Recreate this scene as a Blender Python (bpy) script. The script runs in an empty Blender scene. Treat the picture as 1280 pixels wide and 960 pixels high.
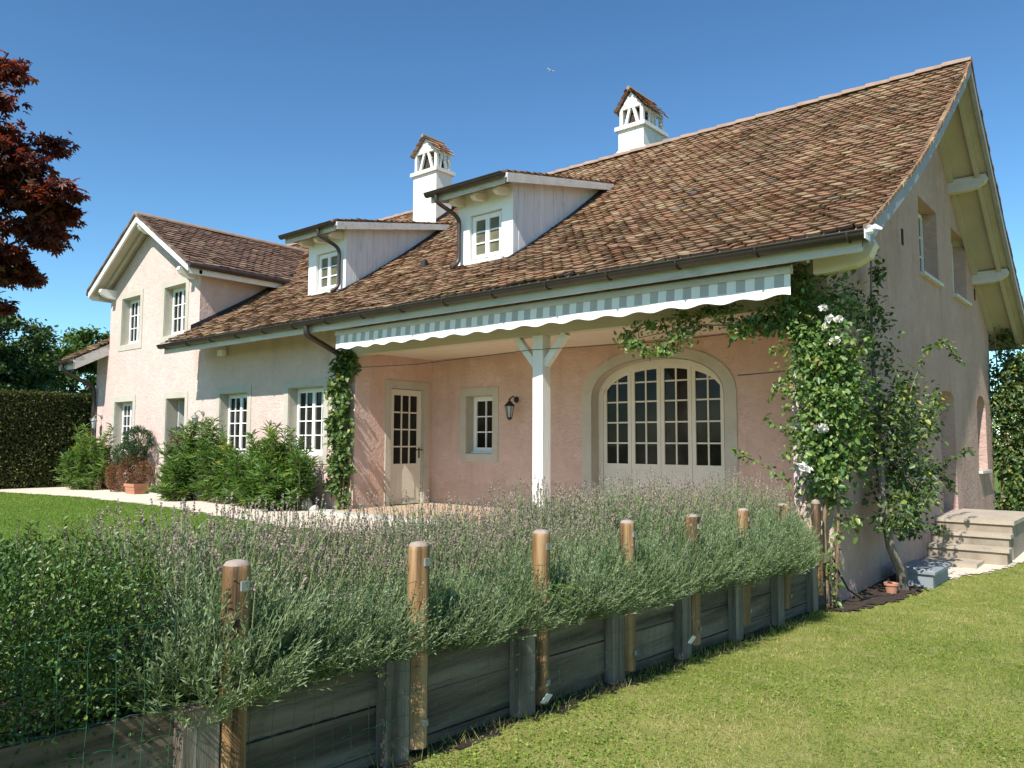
import bpy, math
import numpy as np
from mathutils import Vector, Matrix
C = bpy.context.scene.collection
SC = bpy.context.scene
rad = math.radians

# ------------------------------------------------------------------ camera, sky, sun, exposure
F, CAM = 977.585, np.array([2.838, -8.75, 1.2])
yaw, pit, rol = rad(40.164), rad(4.291), rad(0.186)
fw = np.array([-math.sin(yaw)*math.cos(pit), math.cos(yaw)*math.cos(pit), math.sin(pit)])
rt = np.array([math.cos(yaw), math.sin(yaw), 0.0]); up = np.cross(rt, fw)
rt2 = rt*math.cos(rol)+up*math.sin(rol); up2 = -rt*math.sin(rol)+up*math.cos(rol)
cd = bpy.data.cameras.new('camera'); cam = bpy.data.objects.new('camera', cd); C.objects.link(cam)
cam.matrix_world = Matrix(((rt2[0], up2[0], -fw[0], CAM[0]), (rt2[1], up2[1], -fw[1], CAM[1]), (rt2[2], up2[2], -fw[2], CAM[2]), (0, 0, 0, 1)))
cd.sensor_width = 36; cd.lens = 36*F/1280; cd.clip_start = 0.05; cd.clip_end = 20000
SC.camera = cam
SAZ, SEL = rad(9.5), rad(46.8)
sdir = Vector((math.sin(SAZ)*math.cos(SEL), -math.cos(SAZ)*math.cos(SEL), math.sin(SEL)))
w = bpy.data.worlds.new("World"); SC.world = w; w.use_nodes = True
nt = w.node_tree; bg = nt.nodes['Background']
sk = nt.nodes.new('ShaderNodeTexSky'); sk.sky_type = 'NISHITA'; sk.sun_disc = False
sk.sun_elevation = SEL; sk.sun_rotation = math.pi-SAZ; sk.altitude = 400
sk.air_density = 1.0; sk.dust_density = 0.3; sk.ozone_density = 2.2
tint = nt.nodes.new('ShaderNodeMix'); tint.data_type = 'RGBA'; tint.blend_type = 'MULTIPLY'; tint.inputs[0].default_value = 1.0
tint.inputs[7].default_value = (0.66, 0.875, 0.885, 1)
gm = nt.nodes.new('ShaderNodeGamma'); gm.inputs[1].default_value = 1.28; nt.links.new(sk.outputs[0], gm.inputs[0]); nt.links.new(gm.outputs[0], tint.inputs[6]); nt.links.new(tint.outputs[2], bg.inputs[0]); bg.inputs[1].default_value = 0.085
sl = bpy.data.lights.new('sun', 'SUN'); sl.energy = 5.0; sl.angle = rad(0.53); sl.color = (1.0, 0.955, 0.91)
so = bpy.data.objects.new('sun', sl); C.objects.link(so); so.rotation_euler = sdir.to_track_quat('Z', 'Y').to_euler()
so.location = (0, -20, 25)
SC.view_settings.view_transform = 'Standard'; SC.view_settings.look = 'None'
SC.view_settings.exposure = 0.62; SC.view_settings.gamma = 1.0; SC.view_settings.use_curve_mapping = False
SC.cycles.transparent_max_bounces = 4; SC.cycles.max_bounces = 6

RNG = np.random.default_rng(7)

# ------------------------------------------------------------------ materials
def ramp(nt, fac, cols):
    r = nt.nodes.new('ShaderNodeValToRGB'); e = r.color_ramp.elements
    n = len(cols)
    while len(e) < n: e.new(0.5)
    for i, c in enumerate(cols):
        p, c = (c if isinstance(c[1], (tuple, list)) else (i/max(1, n-1), c))
        e[i].position = p; e[i].color = (*c, 1)
    nt.links.new(fac, r.inputs[0]); return r.outputs[0]
def noise(nt, scale, detail=4, rough=0.55, stretch=None, dist=0.0):
    t = nt.nodes.new('ShaderNodeTexCoord'); m = nt.nodes.new('ShaderNodeMapping')
    if stretch: m.inputs['Scale'].default_value = stretch
    n = nt.nodes.new('ShaderNodeTexNoise'); n.inputs['Scale'].default_value = scale
    n.inputs['Detail'].default_value = detail; n.inputs['Roughness'].default_value = rough; n.inputs['Distortion'].default_value = dist
    nt.links.new(t.outputs['Object'], m.inputs[0]); nt.links.new(m.outputs[0], n.inputs[0]); return n.outputs[0]
def mixc(nt, fac, a, b, mode='MIX'):
    m = nt.nodes.new('ShaderNodeMix'); m.data_type = 'RGBA'; m.blend_type = mode
    if isinstance(fac, float): m.inputs[0].default_value = fac
    else: nt.links.new(fac, m.inputs[0])
    for k, v in ((6, a), (7, b)):
        if isinstance(v, tuple): m.inputs[k].default_value = (*v, 1)
        else: nt.links.new(v, m.inputs[k])
    return m.outputs[2]
def newmat(name):
    m = bpy.data.materials.new(name); m.use_nodes = True
    return m, m.node_tree, m.node_tree.nodes['Principled BSDF']
def mat(name, cols, scale=3.0, rough=0.7, bump=0.0, bscale=None, stretch=None, metal=0.0, spec=0.4, dirt=None, bdist=0.02, detail=5, contrast=(0.3, 0.7)):
    m, nt, b = newmat(name)
    n = noise(nt, scale, detail, 0.6, stretch)
    k = len(cols); lo, hi = contrast
    col = ramp(nt, n, [(lo+(hi-lo)*i/max(1, k-1), c) for i, c in enumerate(cols)]) if k > 1 else None
    if col is None:
        col = mixc(nt, n, tuple(x*0.93 for x in cols[0]), tuple(min(1, x*1.05) for x in cols[0]))
    if dirt:
        n2 = noise(nt, dirt[0], 6, 0.65, dirt[3] if len(dirt) > 3 else None)
        f = ramp(nt, n2, [(dirt[2], (0, 0, 0)), (min(1, dirt[2]+0.22), (1, 1, 1))])
        col = mixc(nt, f, col, dirt[1])
    nt.links.new(col, b.inputs['Base Color'])
    b.inputs['Roughness'].default_value = rough; b.inputs['Metallic'].default_value = metal
    b.inputs['Specular IOR Level'].default_value = spec
    if bump:
        bn = noise(nt, bscale or scale*6, 6, 0.6, stretch, 0.4)
        bp = nt.nodes.new('ShaderNodeBump'); bp.inputs['Strength'].default_value = bump; bp.inputs['Distance'].default_value = bdist
        nt.links.new(bn, bp.inputs['Height']); nt.links.new(bp.outputs[0], b.inputs['Normal'])
    return m
def attrmat(name, cols, rough=0.6, transl=0.0, spec=0.3, bump=0.0, speck=None, tcol=None, weather=None):
    """colour taken per leaf or tile from the face attribute rnd"""
    m, nt, b = newmat(name)
    a = nt.nodes.new('ShaderNodeAttribute'); a.attribute_name = 'rnd'
    col = ramp(nt, a.outputs['Fac'], cols)
    if speck:
        n2 = noise(nt, speck[0], 5, 0.7)
        f = ramp(nt, n2, [(speck[2], (0, 0, 0)), (speck[2]+0.15, (1, 1, 1))])
        col = mixc(nt, f, col, speck[1])
    if weather:
        n3 = noise(nt, .55, 6, .7, (1, .45, .45)); col = mixc(nt, ramp(nt, n3, [(.45, (0, 0, 0)), (.72, (.6, .6, .6))]), col, weather)
        n4 = noise(nt, 2.4, 6, .75); col = mixc(nt, ramp(nt, n4, [(.60, (0, 0, 0)), (.74, (.55, .55, .55))]), col, (.17, .15, .085))
    nt.links.new(col, b.inputs['Base Color']); b.inputs['Roughness'].default_value = rough
    b.inputs['Specular IOR Level'].default_value = spec
    if bump:
        bn = noise(nt, 40, 4, 0.6); bp = nt.nodes.new('ShaderNodeBump'); bp.inputs['Strength'].default_value = bump; bp.inputs['Distance'].default_value = 0.01
        nt.links.new(bn, bp.inputs['Height']); nt.links.new(bp.outputs[0], b.inputs['Normal'])
    if transl:
        t = nt.nodes.new('ShaderNodeBsdfTranslucent'); mx = nt.nodes.new('ShaderNodeMixShader'); mx.inputs[0].default_value = transl
        tc = mixc(nt, 1.0, col, tcol or (1.25, 1.25, 0.5), 'MULTIPLY')
        nt.links.new(tc, t.inputs[0]); nt.links.new(b.outputs[0], mx.inputs[1]); nt.links.new(t.outputs[0], mx.inputs[2])
        nt.links.new(mx.outputs[0], nt.nodes['Material Output'].inputs[0])
    return m

M = {}
def stucco(name, c1, c2, stain, bump, sc):
    m, nt, b = newmat(name)
    n1 = noise(nt, 0.9, 6, 0.6); n2 = noise(nt, 5.0, 6, 0.7)
    col = mixc(nt, ramp(nt, n1, [(0.35, (0, 0, 0)), (0.65, (1, 1, 1))]), c1, c2)
    col = mixc(nt, ramp(nt, n2, [(0.52, (0, 0, 0)), (0.75, (.55, .55, .55))]), col, stain)
    n3 = noise(nt, 2.6, 5, 0.65, (1, 1, 0.16))
    col = mixc(nt, ramp(nt, n3, [(0.55, (0, 0, 0)), (0.72, (.5, .5, .5))]), col, stain)
    n4 = noise(nt, 3.2, 5, 0.7)          # pale lime bloom
    col = mixc(nt, ramp(nt, n4, [(0.56, (0, 0, 0)), (0.68, (.45, .45, .45))]), col, tuple(min(1, x*1.22) for x in c1))
    n5 = noise(nt, 22, 4, 0.75)          # pits and grains
    col = mixc(nt, ramp(nt, n5, [(0.57, (0, 0, 0)), (0.70, (.5, .5, .5))]), col, stain)
    # splashed earth along the foot of the wall
    t = nt.nodes.new('ShaderNodeNewGeometry'); sp = nt.nodes.new('ShaderNodeSeparateXYZ'); nt.links.new(t.outputs['Position'], sp.inputs[0])
    a = nt.nodes.new('ShaderNodeMath'); a.operation = 'MULTIPLY_ADD'; a.inputs[1].default_value = -.9; nt.links.new(n2, a.inputs[0]); nt.links.new(sp.outputs[2], a.inputs[2])
    col = mixc(nt, ramp(nt, a.outputs[0], [(0.0, (.4, .4, .4)), (.12, (0, 0, 0))]), col, (.38, .28, .195)) if name != 'gable_stucco' else col
    nt.links.new(col, b.inputs['Base Color']); b.inputs['Roughness'].default_value = 0.92; b.inputs['Specular IOR Level'].default_value = 0.15
    h1 = noise(nt, sc, 5, 0.6, None, 0.9); h2 = noise(nt, sc*4.5, 4, 0.65); h3 = noise(nt, sc*1.6, 3, .5, (.45, 1, 1), 1.5)
    ad = nt.nodes.new('ShaderNodeMath'); ad.operation = 'MULTIPLY_ADD'; ad.inputs[1].default_value = 0.45
    nt.links.new(h2, ad.inputs[0]); nt.links.new(h1, ad.inputs[2])
    ad2 = nt.nodes.new('ShaderNodeMath'); ad2.operation = 'MULTIPLY_ADD'; ad2.inputs[1].default_value = 0.8
    nt.links.new(h3, ad2.inputs[0]); nt.links.new(ad.outputs[0], ad2.inputs[2])
    bp = nt.nodes.new('ShaderNodeBump'); bp.inputs['Strength'].default_value = bump; bp.inputs['Distance'].default_value = 0.025
    nt.links.new(ad2.outputs[0], bp.inputs['Height']); nt.links.new(bp.outputs[0], b.inputs['Normal'])
    return m
M['stucco'] = stucco('pink_stucco', (.615, .468, .408), (.56, .415, .355), (.45, .315, .255), 0.6, 8)
M['stucco_porch'] = stucco('sheltered_bounce_stucco', (.62, .435, .355), (.55, .37, .295), (.43, .285, .22), 0.6, 8)  # less faded porch copy, with warm bounced light put into its colour
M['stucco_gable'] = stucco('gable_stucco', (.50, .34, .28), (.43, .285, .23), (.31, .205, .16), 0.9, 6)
M['surround'] = mat('grey_green_paint', [(.50, .455, .365), (.43, .39, .31)], 2.5, .8, .3, 26, dirt=(5, (.30, .27, .20), .62))
M['render_white'] = mat('chimney_render', [(.74, .72, .66), (.64, .62, .56)], 4, .8, .3, 26, dirt=(3.5, (.42, .39, .33), .58, (1, 1, .3)))
M['white'] = mat('white_paint', [(.80, .79, .74)], 6, .45, .05, 40)
M['cream'] = mat('cream_paint', [(.70, .645, .53), (.62, .565, .455)], 2.2, .6, .1, 20)
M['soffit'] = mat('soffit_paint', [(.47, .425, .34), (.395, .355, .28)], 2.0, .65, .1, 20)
M['fascia'] = mat('weathered_white_paint', [(.62, .58, .53), (.49, .46, .42)], 5, .7, .3, 30, (.25, 1, 1), dirt=(7, (.30, .27, .23), .57, (.3, 1, 1)))
M['barge'] = mat('grey_blue_board', [(.33, .33, .33), (.25, .25, .26)], 5, .65, .2, 30, dirt=(9, (.22, .21, .20), .62))
M['plank'] = mat('grey_white_planks', [(.70, .69, .68), (.56, .56, .58)], 4, .7, .25, 30, (1, 1, .15), dirt=(7, (.36, .35, .36), .56, (3, 3, .35)))
M['gutter'] = mat('dark_copper', [(.085, .066, .055), (.055, .045, .04)], 4, .42, .05, 30, metal=.55)
M['lead'] = mat('dark_flashing', [(.035, .033, .034)], 5, .5)
M['metal'] = mat('black_iron', [(.03, .028, .027)], 8, .45, metal=.4)
M['verdigris'] = mat('greenish_grey_iron', [(.30, .31, .28), (.18, .19, .17)], 14, .5, metal=.2)
M['lampglass'] = mat('lamp_glass', [(.42, .44, .44)], 4, .08, spec=.6)
M['brick'] = mat('dark_brick', [(.05, .03, .022)], 8, .9)
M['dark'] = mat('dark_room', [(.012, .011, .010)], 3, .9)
def glass(name, cols, sc):
    m, nt, b = newmat(name)
    n = noise(nt, sc, 3, .5, (1, 1, .8)); nt.links.new(ramp(nt, n, [(.38, cols[0]), (.55, cols[1]), (.7, cols[2])]), b.inputs['Base Color'])
    b.inputs['Roughness'].default_value = .03; b.inputs['Specular IOR Level'].default_value = .13
    bn = noise(nt, 1.6, 2, .4); bp = nt.nodes.new('ShaderNodeBump'); bp.inputs['Strength'].default_value = .25; bp.inputs['Distance'].default_value = .01
    nt.links.new(bn, bp.inputs['Height']); nt.links.new(bp.outputs[0], b.inputs['Normal']); return m
M['glass'] = glass('window_glass', [(.008, .008, .007), (.022, .02, .016), (.05, .045, .038)], 1.3)
M['glass_warm'] = glass('dormer_glass', [(.10, .095, .055), (.16, .15, .09), (.07, .07, .05)], 2.0)
M['tile'] = attrmat('clay_tile', [(0, (.15, .096, .064)), (.16, (.245, .134, .078)), (.32, (.20, .122, .078)), (.48, (.275, .146, .082)), (.64, (.225, .15, .090)), (.82, (.26, .175, .098)), (.94, (.31, .222, .128)), (.985, (.36, .275, .17)), (1, (.09, .085, .088))], .88, spec=.15, bump=.8, speck=(17, (.26, .20, .115), .60), weather=(.12, .086, .058))
M['tile_red'] = attrmat('red_clay_tile', [(0, (.17, .085, .05)), (.3, (.25, .12, .07)), (.7, (.32, .17, .10)), (1, (.40, .30, .18))], .85, spec=.25, bump=.4, speck=(20, (.30, .27, .17), .58))
M['tile_dark'] = attrmat('dark_clay_tile', [(0, (.10, .062, .045)), (.4, (.15, .088, .062)), (.8, (.19, .11, .075)), (1, (.24, .17, .11))], .85, spec=.25, bump=.5, speck=(14, (.13, .12, .085), .56))
M['ridge'] = mat('ridge_tile', [(.31, .215, .155), (.23, .15, .105)], 5, .85, .3, 30, dirt=(16, (.36, .31, .22), .6))
M['terrace'] = None
M['concrete'] = mat('weathered_concrete', [(.43, .365, .275), (.33, .28, .21)], 3, .9, .35, 25, dirt=(6, (.19, .17, .13), .60))
M['riser'] = mat('stained_riser', [(.34, .285, .21), (.23, .19, .14)], 4, .9, .35, 25, (1, 1, .5), dirt=(5, (.12, .10, .075), .56, (1, 1, .3)))
M['stone'] = mat('pale_stone', [(.5, .47, .41), (.4, .37, .32)], 6, .9, .3, 30)
M['terracotta'] = mat('terracotta', [(.46, .21, .125), (.38, .17, .10)], 6, .8, .15, 40, dirt=(11, (.5, .36, .27), .6))
M['post'] = mat('stained_post_wood', [(.05, .027, .012), (.23, .125, .046), (.40, .255, .125)], 11, .7, .7, 24, (1, 1, .06), contrast=(.38, .64))
M['postcap'] = mat('bleached_end_grain', [(.36, .29, .24), (.25, .19, .15)], 20, .85, .3, 60)
M['board'] = mat('grey_weathered_boards', [(.06, .044, .027), (.145, .112, .074), (.24, .19, .13)], 9, .85, .7, 22, (1, .06, 1), dirt=(1.7, (.055, .032, .016), .56), contrast=(.36, .64))
M['upright'] = mat('grey_timber_upright', [(.07, .055, .037), (.17, .142, .102), (.26, .22, .165)], 10, .85, .7, 20, (1, 1, .07), contrast=(.36, .64))
M['wire'] = mat('green_coated_wire', [(.022, .085, .045)], 5, .4)
M['bark'] = mat('grey_bark', [(.13, .11, .085), (.22, .19, .15)], 9, .9, .6, 20, (1, 1, .3))
M['bark_dark'] = mat('dark_bark', [(.07, .05, .038), (.11, .085, .065)], 9, .9, .6, 20, (1, 1, .3))
M['stem'] = mat('brown_stem', [(.18, .11, .06), (.26, .17, .10)], 14, .8)
M['soil'] = mat('dark_soil', [(.028, .018, .012), (.065, .043, .028)], 14, .95, .8, 40, bdist=.04)
M['gravel'] = mat('pale_gravel', [(.46, .37, .27), (.66, .56, .44), (.78, .69, .57)], 60, .95, .7, 90, detail=3)
M['post_white'] = mat('white_timber', [(.76, .74, .67), (.66, .64, .57)], 5, .65, .3, 30, (1, 1, .12), dirt=(9, (.40, .37, .31), .62, (1, 1, .1)))
M['beam'] = mat('cream_beam', [(.56, .50, .36), (.48, .43, .31)], 3, .7, .2, 20, (.2, 1, 1))
M['ceil'] = mat('cream_ceiling', [(.68, .60, .49), (.62, .54, .43)], 2, .8)
M['hose'] = mat('black_rubber', [(.012, .012, .012)], 5, .5)
M['plasticwhite'] = mat('white_plastic', [(.8, .8, .8)], 5, .4)
M['greybox'] = mat('grey_plastic_cover', [(.26, .28, .29), (.20, .22, .23)], 5, .6, .2, 40)
M['door_grey'] = mat('grey_door_paint', [(.42, .42, .38)], 5, .5)

def grassmat(name, cols, dry, sc):
    m, nt, b = newmat(name)
    n = noise(nt, sc, 6, .65); n2 = noise(nt, sc*7, 4, .6)
    c = ramp(nt, n, cols); c = mixc(nt, ramp(nt, n2, [(.5, (0, 0, 0)), (.72, (.7, .7, .7))]), c, dry)
    nt.links.new(c, b.inputs['Base Color']); b.inputs['Roughness'].default_value = .9; b.inputs['Specular IOR Level'].default_value = .1
    n4 = noise(nt, 38, 5, .75); c = mixc(nt, ramp(nt, n4, [(.50, (0, 0, 0)), (.62, (.8, .8, .8))]), c, tuple(x*.45 for x in cols[0][1]))
    n5 = noise(nt, 2.3, 5, .7); c = mixc(nt, ramp(nt, n5, [(.55, (0, 0, 0)), (.68, (.5, .5, .5))]), c, tuple(x*.62 for x in cols[0][1]))
    nt.links.new(c, b.inputs['Base Color'])
    bn = noise(nt, 70, 4, .7); bp = nt.nodes.new('ShaderNodeBump'); bp.inputs['Strength'].default_value = .8; bp.inputs['Distance'].default_value = .03
    nt.links.new(bn, bp.inputs['Height']); nt.links.new(bp.outputs[0], b.inputs['Normal']); return m
M['lawn_low'] = grassmat('mown_lawn', [(.35, (.20, .235, .045)), (.65, (.33, .33, .095))], (.43, .37, .16), .8)
M['lawn_up'] = grassmat('green_lawn', [(.35, (.10, .175, .028)), (.65, (.15, .22, .04))], (.19, .23, .06), .8)
M['ground'] = grassmat('field', [(.3, (.06, .09, .03)), (.7, (.10, .12, .04))], (.12, .12, .05), .1)
M['blade_low'] = attrmat('lawn_blades', [(0, (.10, .175, .022)), (.35, (.22, .30, .05)), (.62, (.33, .37, .085)), (.82, (.46, .41, .155)), (1, (.58, .44, .24))], .6, .45, .15)
M['clover'] = attrmat('clover_leaf', [(0, (.12, .21, .03)), (.6, (.22, .34, .05)), (1, (.32, .42, .09))], .5, .35, .3)
M['blade_up'] = attrmat('green_lawn_blades', [(0, (.12, .21, .03)), (.7, (.19, .29, .048)), (1, (.28, .33, .08))], .6, .45, .15)
M['lav'] = attrmat('lavender_leaf', [(0, (.09, .145, .05)), (.45, (.185, .25, .122)), (.85, (.31, .365, .235)), (1, (.21, .32, .075))], .6, .25, .25, tcol=(1.1, 1.2, .75))
M['lavfl'] = attrmat('dried_lavender_flower', [(0, (.22, .165, .135)), (.6, (.33, .26, .205)), (1, (.42, .35, .26))], .8, .15, .1, tcol=(1, 1, 1))
M['lavst'] = attrmat('lavender_stalk', [(0, (.16, .21, .085)), (1, (.27, .28, .13))], .7, .15, .2)
M['fennel'] = attrmat('feathery_leaf', [(0, (.10, .17, .03)), (1, (.17, .24, .05))], .6, .3, .2)
M['box'] = attrmat('glossy_box_leaf', [(0, (.045, .092, .020)), (.6, (.08, .15, .032)), (.9, (.135, .21, .048)), (1, (.22, .28, .065))], .38, .25, .45)
M['rose'] = attrmat('rose_leaf', [(0, (.055, .115, .024)), (.5, (.115, .20, .045)), (.88, (.20, .29, .068)), (.97, (.28, .34, .09)), (1, (.34, .22, .09))], .42, .33, .5)
M['petal'] = attrmat('white_petal', [(0, (.75, .70, .62)), (1, (.85, .83, .80))], .6, .3, .2, tcol=(1, 1, 1))
M['pear'] = attrmat('pear_leaf', [(0, (.032, .065, .016)), (.6, (.062, .11, .025)), (.85, (.13, .185, .04)), (1, (.33, .32, .065))], .42, .25, .45)
M['ivy'] = attrmat('vine_leaf', [(0, (.05, .095, .022)), (.6, (.085, .145, .035)), (.9, (.14, .20, .05)), (1, (.26, .27, .07))], .45, .25, .4)
M['oleander'] = attrmat('oleander_leaf', [(0, (.06, .13, .026)), (.6, (.12, .215, .045)), (.92, (.20, .29, .065)), (1, (.40, .40, .09))], .42, .35, .45)
M['conifer_green'] = attrmat('conifer_green', [(0, (.035, .065, .025)), (1, (.075, .115, .045))], .7, .1, .2)
M['conifer_brown'] = attrmat('conifer_brown', [(0, (.12, .055, .025)), (.6, (.20, .10, .045)), (1, (.25, .14, .07))], .8, .1, .15)
M['beech'] = attrmat('hedge_leaf', [(0, (.034, .044, .012)), (.6, (.056, .068, .016)), (.9, (.11, .12, .024)), (1, (.18, .16, .04))], .5, .25, .25)
M['maple'] = attrmat('red_maple_leaf', [(0, (.060, .018, .015)), (.55, (.115, .032, .021)), (.9, (.18, .06, .03)), (1, (.25, .14, .05))], .45, .42, .4, tcol=(2.2, .9, .5))
M['tree'] = attrmat('tree_leaf', [(0, (.028, .058, .014)), (.6, (.05, .09, .02)), (1, (.10, .14, .035))], .45, .25, .4)
M['tree2'] = attrmat('bright_tree_leaf', [(0, (.045, .10, .018)), (.6, (.075, .14, .026)), (1, (.13, .19, .04))], .45, .3, .4)

def awning_mat():
    m, nt, b = newmat('striped_awning_cloth')
    t = nt.nodes.new('ShaderNodeTexCoord'); s = nt.nodes.new('ShaderNodeSeparateXYZ'); nt.links.new(t.outputs['Object'], s.inputs[0])
    def mth(op, a, b2=None):
        n = nt.nodes.new('ShaderNodeMath'); n.operation = op
        if isinstance(a, float): n.inputs[0].default_value = a
        else: nt.links.new(a, n.inputs[0])
        if b2 is not None:
            if isinstance(b2, float): n.inputs[1].default_value = b2
            else: nt.links.new(b2, n.inputs[1])
        return n.outputs[0]
    st = mth('LESS_THAN', mth('FRACT', mth('MULTIPLY', s.outputs[0], 1/.215)), .5)
    hi = mth('GREATER_THAN', s.outputs[2], .105)
    f = mth('MULTIPLY', st, hi)
    c = mixc(nt, f, (.78, .755, .71), (.43, .405, .37)); nt.links.new(c, b.inputs['Base Color'])
    b.inputs['Roughness'].default_value = .8; return m
M['awning'] = awning_mat()
def tiles_mat():
    m, nt, b = newmat('terracotta_floor_tiles')
    t = nt.nodes.new('ShaderNodeTexCoord'); k = nt.nodes.new('ShaderNodeTexBrick'); nt.links.new(t.outputs['Object'], k.inputs[0])
    k.inputs['Scale'].default_value = 3.3; k.offset = 0; k.inputs['Brick Width'].default_value = 1; k.inputs['Row Height'].default_value = 1
    k.inputs['Mortar Size'].default_value = .015; k.inputs['Color1'].default_value = (.46, .33, .215, 1); k.inputs['Color2'].default_value = (.41, .285, .18, 1); k.inputs['Mortar'].default_value = (.4, .36, .3, 1)
    nt.links.new(k.outputs[0], b.inputs['Base Color']); b.inputs['Roughness'].default_value = .7; return m
M['terrace'] = tiles_mat()

# ------------------------------------------------------------------ mesh helpers
class MB:
    def __init__(s): s.v = []; s.f = []; s.m = []; s.r = []; s.mi = 0; s.rn = 0.5
    def add(s, vs, fs):
        o = len(s.v); s.v.extend(tuple(map(float, v)) for v in vs)
        for f in fs: s.f.append(tuple(o+i for i in f)); s.m.append(s.mi); s.r.append(s.rn)
    def box(s, x0, x1, y0, y1, z0, z1, fn=None):
        P = [(x, y, z) for x in (x0, x1) for y in (y0, y1) for z in (z0, z1)]
        if fn: P = [fn(*p) for p in P]
        s.add(P, [(0, 1, 3, 2), (4, 6, 7, 5), (0, 4, 5, 1), (2, 3, 7, 6), (0, 2, 6, 4), (1, 5, 7, 3)])
    def prism(s, poly, d0, d1, fn):
        """polygon poly [(a,b)] pushed from d0 to d1; fn(a,b,d) gives xyz"""
        n = len(poly); s.add([fn(a, b, d0) for a, b in poly]+[fn(a, b, d1) for a, b in poly],
              [tuple(range(n-1, -1, -1)), tuple(range(n, 2*n))]+[(i, (i+1) % n, n+(i+1) % n, n+i) for i in range(n)])
    def beam(s, p, q, a, b, upv=(0, 0, 1)):
        p, q = Vector(p), Vector(q); d = (q-p).normalized(); u = Vector(upv); sd = d.cross(u).normalized(); u = sd.cross(d)
        P = [c+sd*i*a/2+u*j*b/2 for c in (p, q) for i, j in ((-1, -1), (1, -1), (1, 1), (-1, 1))]
        s.add(P, [(3, 2, 1, 0), (4, 5, 6, 7), (0, 1, 5, 4), (1, 2, 6, 5), (2, 3, 7, 6), (3, 0, 4, 7)])
    def tube(s, pts, r, n=8, cap=True):
        pts = [Vector(p) for p in pts]; k = len(pts); rs = r if hasattr(r, '__len__') else [r]*k
        o = len(s.v); ref = None
        for i, p in enumerate(pts):
            d = (pts[min(i+1, k-1)]-pts[max(i-1, 0)]).normalized()
            if ref is None: ref = Vector((0, 0, 1)) if abs(d.z) < .9 else Vector((1, 0, 0))
            a = d.cross(ref).normalized(); b = a.cross(d); ref = b
            for j in range(n):
                t = 2*math.pi*j/n; s.v.append(tuple(p+(a*math.cos(t)+b*math.sin(t))*rs[i]))
        def addf(f): s.f.append(f); s.m.append(s.mi); s.r.append(s.rn)
        for i in range(k-1):
            for j in range(n): addf((o+i*n+j, o+i*n+(j+1) % n, o+(i+1)*n+(j+1) % n, o+(i+1)*n+j))
        if cap: addf(tuple(o+j for j in range(n-1, -1, -1))); addf(tuple(o+(k-1)*n+j for j in range(n)))
    def lathe(s, prof, c, n=16, sq=1.0):
        o = len(s.v); k = len(prof)
        for r, z in prof:
            for j in range(n): t = 2*math.pi*(j+.5)/n; s.v.append((c[0]+r*math.cos(t), c[1]+sq*r*math.sin(t), c[2]+z))
        for i in range(k-1):
            for j in range(n): s.f.append((o+i*n+j, o+i*n+(j+1) % n, o+(i+1)*n+(j+1) % n, o+(i+1)*n+j)); s.m.append(s.mi); s.r.append(s.rn)
        for f in (tuple(o+j for j in range(n-1, -1, -1)), tuple(o+(k-1)*n+j for j in range(n))): s.f.append(f); s.m.append(s.mi); s.r.append(s.rn)
ORG = {}
def tag(o, label, cat, group=None, kind=None):
    if kind: o['kind'] = kind
    if label: o['label'] = label
    if cat: o['category'] = cat
    if group: o['group'] = group
    return o
def thing(name, label, cat, loc, group=None):
    o = bpy.data.objects.new(name, None); C.objects.link(o); o.location = loc; o.empty_display_size = .2
    ORG[o] = Vector(loc); return tag(o, label, cat, group)
def link(name, me, parent, org):
    o = bpy.data.objects.new(name, me); C.objects.link(o)
    if parent: o.parent = parent
    else: o.location = org
    ORG[o] = Vector(org); return o
def obj(name, mb, mats, parent=None, org=None, smooth=False, rnd=False, fix=True):
    org = Vector(ORG[parent]) if parent else Vector(org or (0, 0, 0))
    me = bpy.data.meshes.new(name); me.from_pydata([(x-org.x, y-org.y, z-org.z) for x, y, z in mb.v], [], mb.f)
    if not isinstance(mats, (list, tuple)): mats = [mats]
    for m in mats: me.materials.append(M[m])
    if len(mats) > 1: me.polygons.foreach_set('material_index', mb.m)
    if rnd: me.attributes.new('rnd', 'FLOAT', 'FACE').data.foreach_set('value', mb.r)
    if fix:
        import bmesh
        bm = bmesh.new(); bm.from_mesh(me); bmesh.ops.recalc_face_normals(bm, faces=bm.faces); bm.to_mesh(me); bm.free()
    if smooth:
        me.polygons.foreach_set('use_smooth', [True]*len(me.polygons))
        try: me.set_sharp_from_angle(angle=rad(40))
        except Exception: pass
    return link(name, me, parent, org)
def norm(a): return a/np.maximum(np.linalg.norm(a, axis=-1, keepdims=True), 1e-9)
def fastmesh(name, V, nv, quads, R, mats, parent=None, org=None, mi=None):
    """V (n,nv,3) verts per element; quads: list of 4-tuples per element; R (n,) colour value per element"""
    org = np.array(ORG[parent]) if parent else np.array(org if org is not None else (0, 0, 0), float)
    n = len(V); q = np.array(quads); k = len(q)
    me = bpy.data.meshes.new(name)
    me.vertices.add(n*nv); me.vertices.foreach_set('co', (V.reshape(-1, 3)-org).astype(np.float32).ravel())
    idx = (q[None]+(np.arange(n)*nv)[:, None, None]).astype(np.int32)
    me.loops.add(idx.size); me.loops.foreach_set('vertex_index', idx.ravel())
    me.polygons.add(n*k); me.polygons.foreach_set('loop_start', np.arange(n*k, dtype=np.int32)*4)
    me.update(calc_edges=True); me.validate()
    if not isinstance(mats, (list, tuple)): mats = [mats]
    for m in mats: me.materials.append(M[m])
    if mi is not None: me.polygons.foreach_set('material_index', np.repeat(mi, k).astype(np.int32))
    me.attributes.new('rnd', 'FLOAT', 'FACE').data.foreach_set('value', np.repeat(R, k).astype(np.float32))
    return link(name, me, parent, org)
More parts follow.
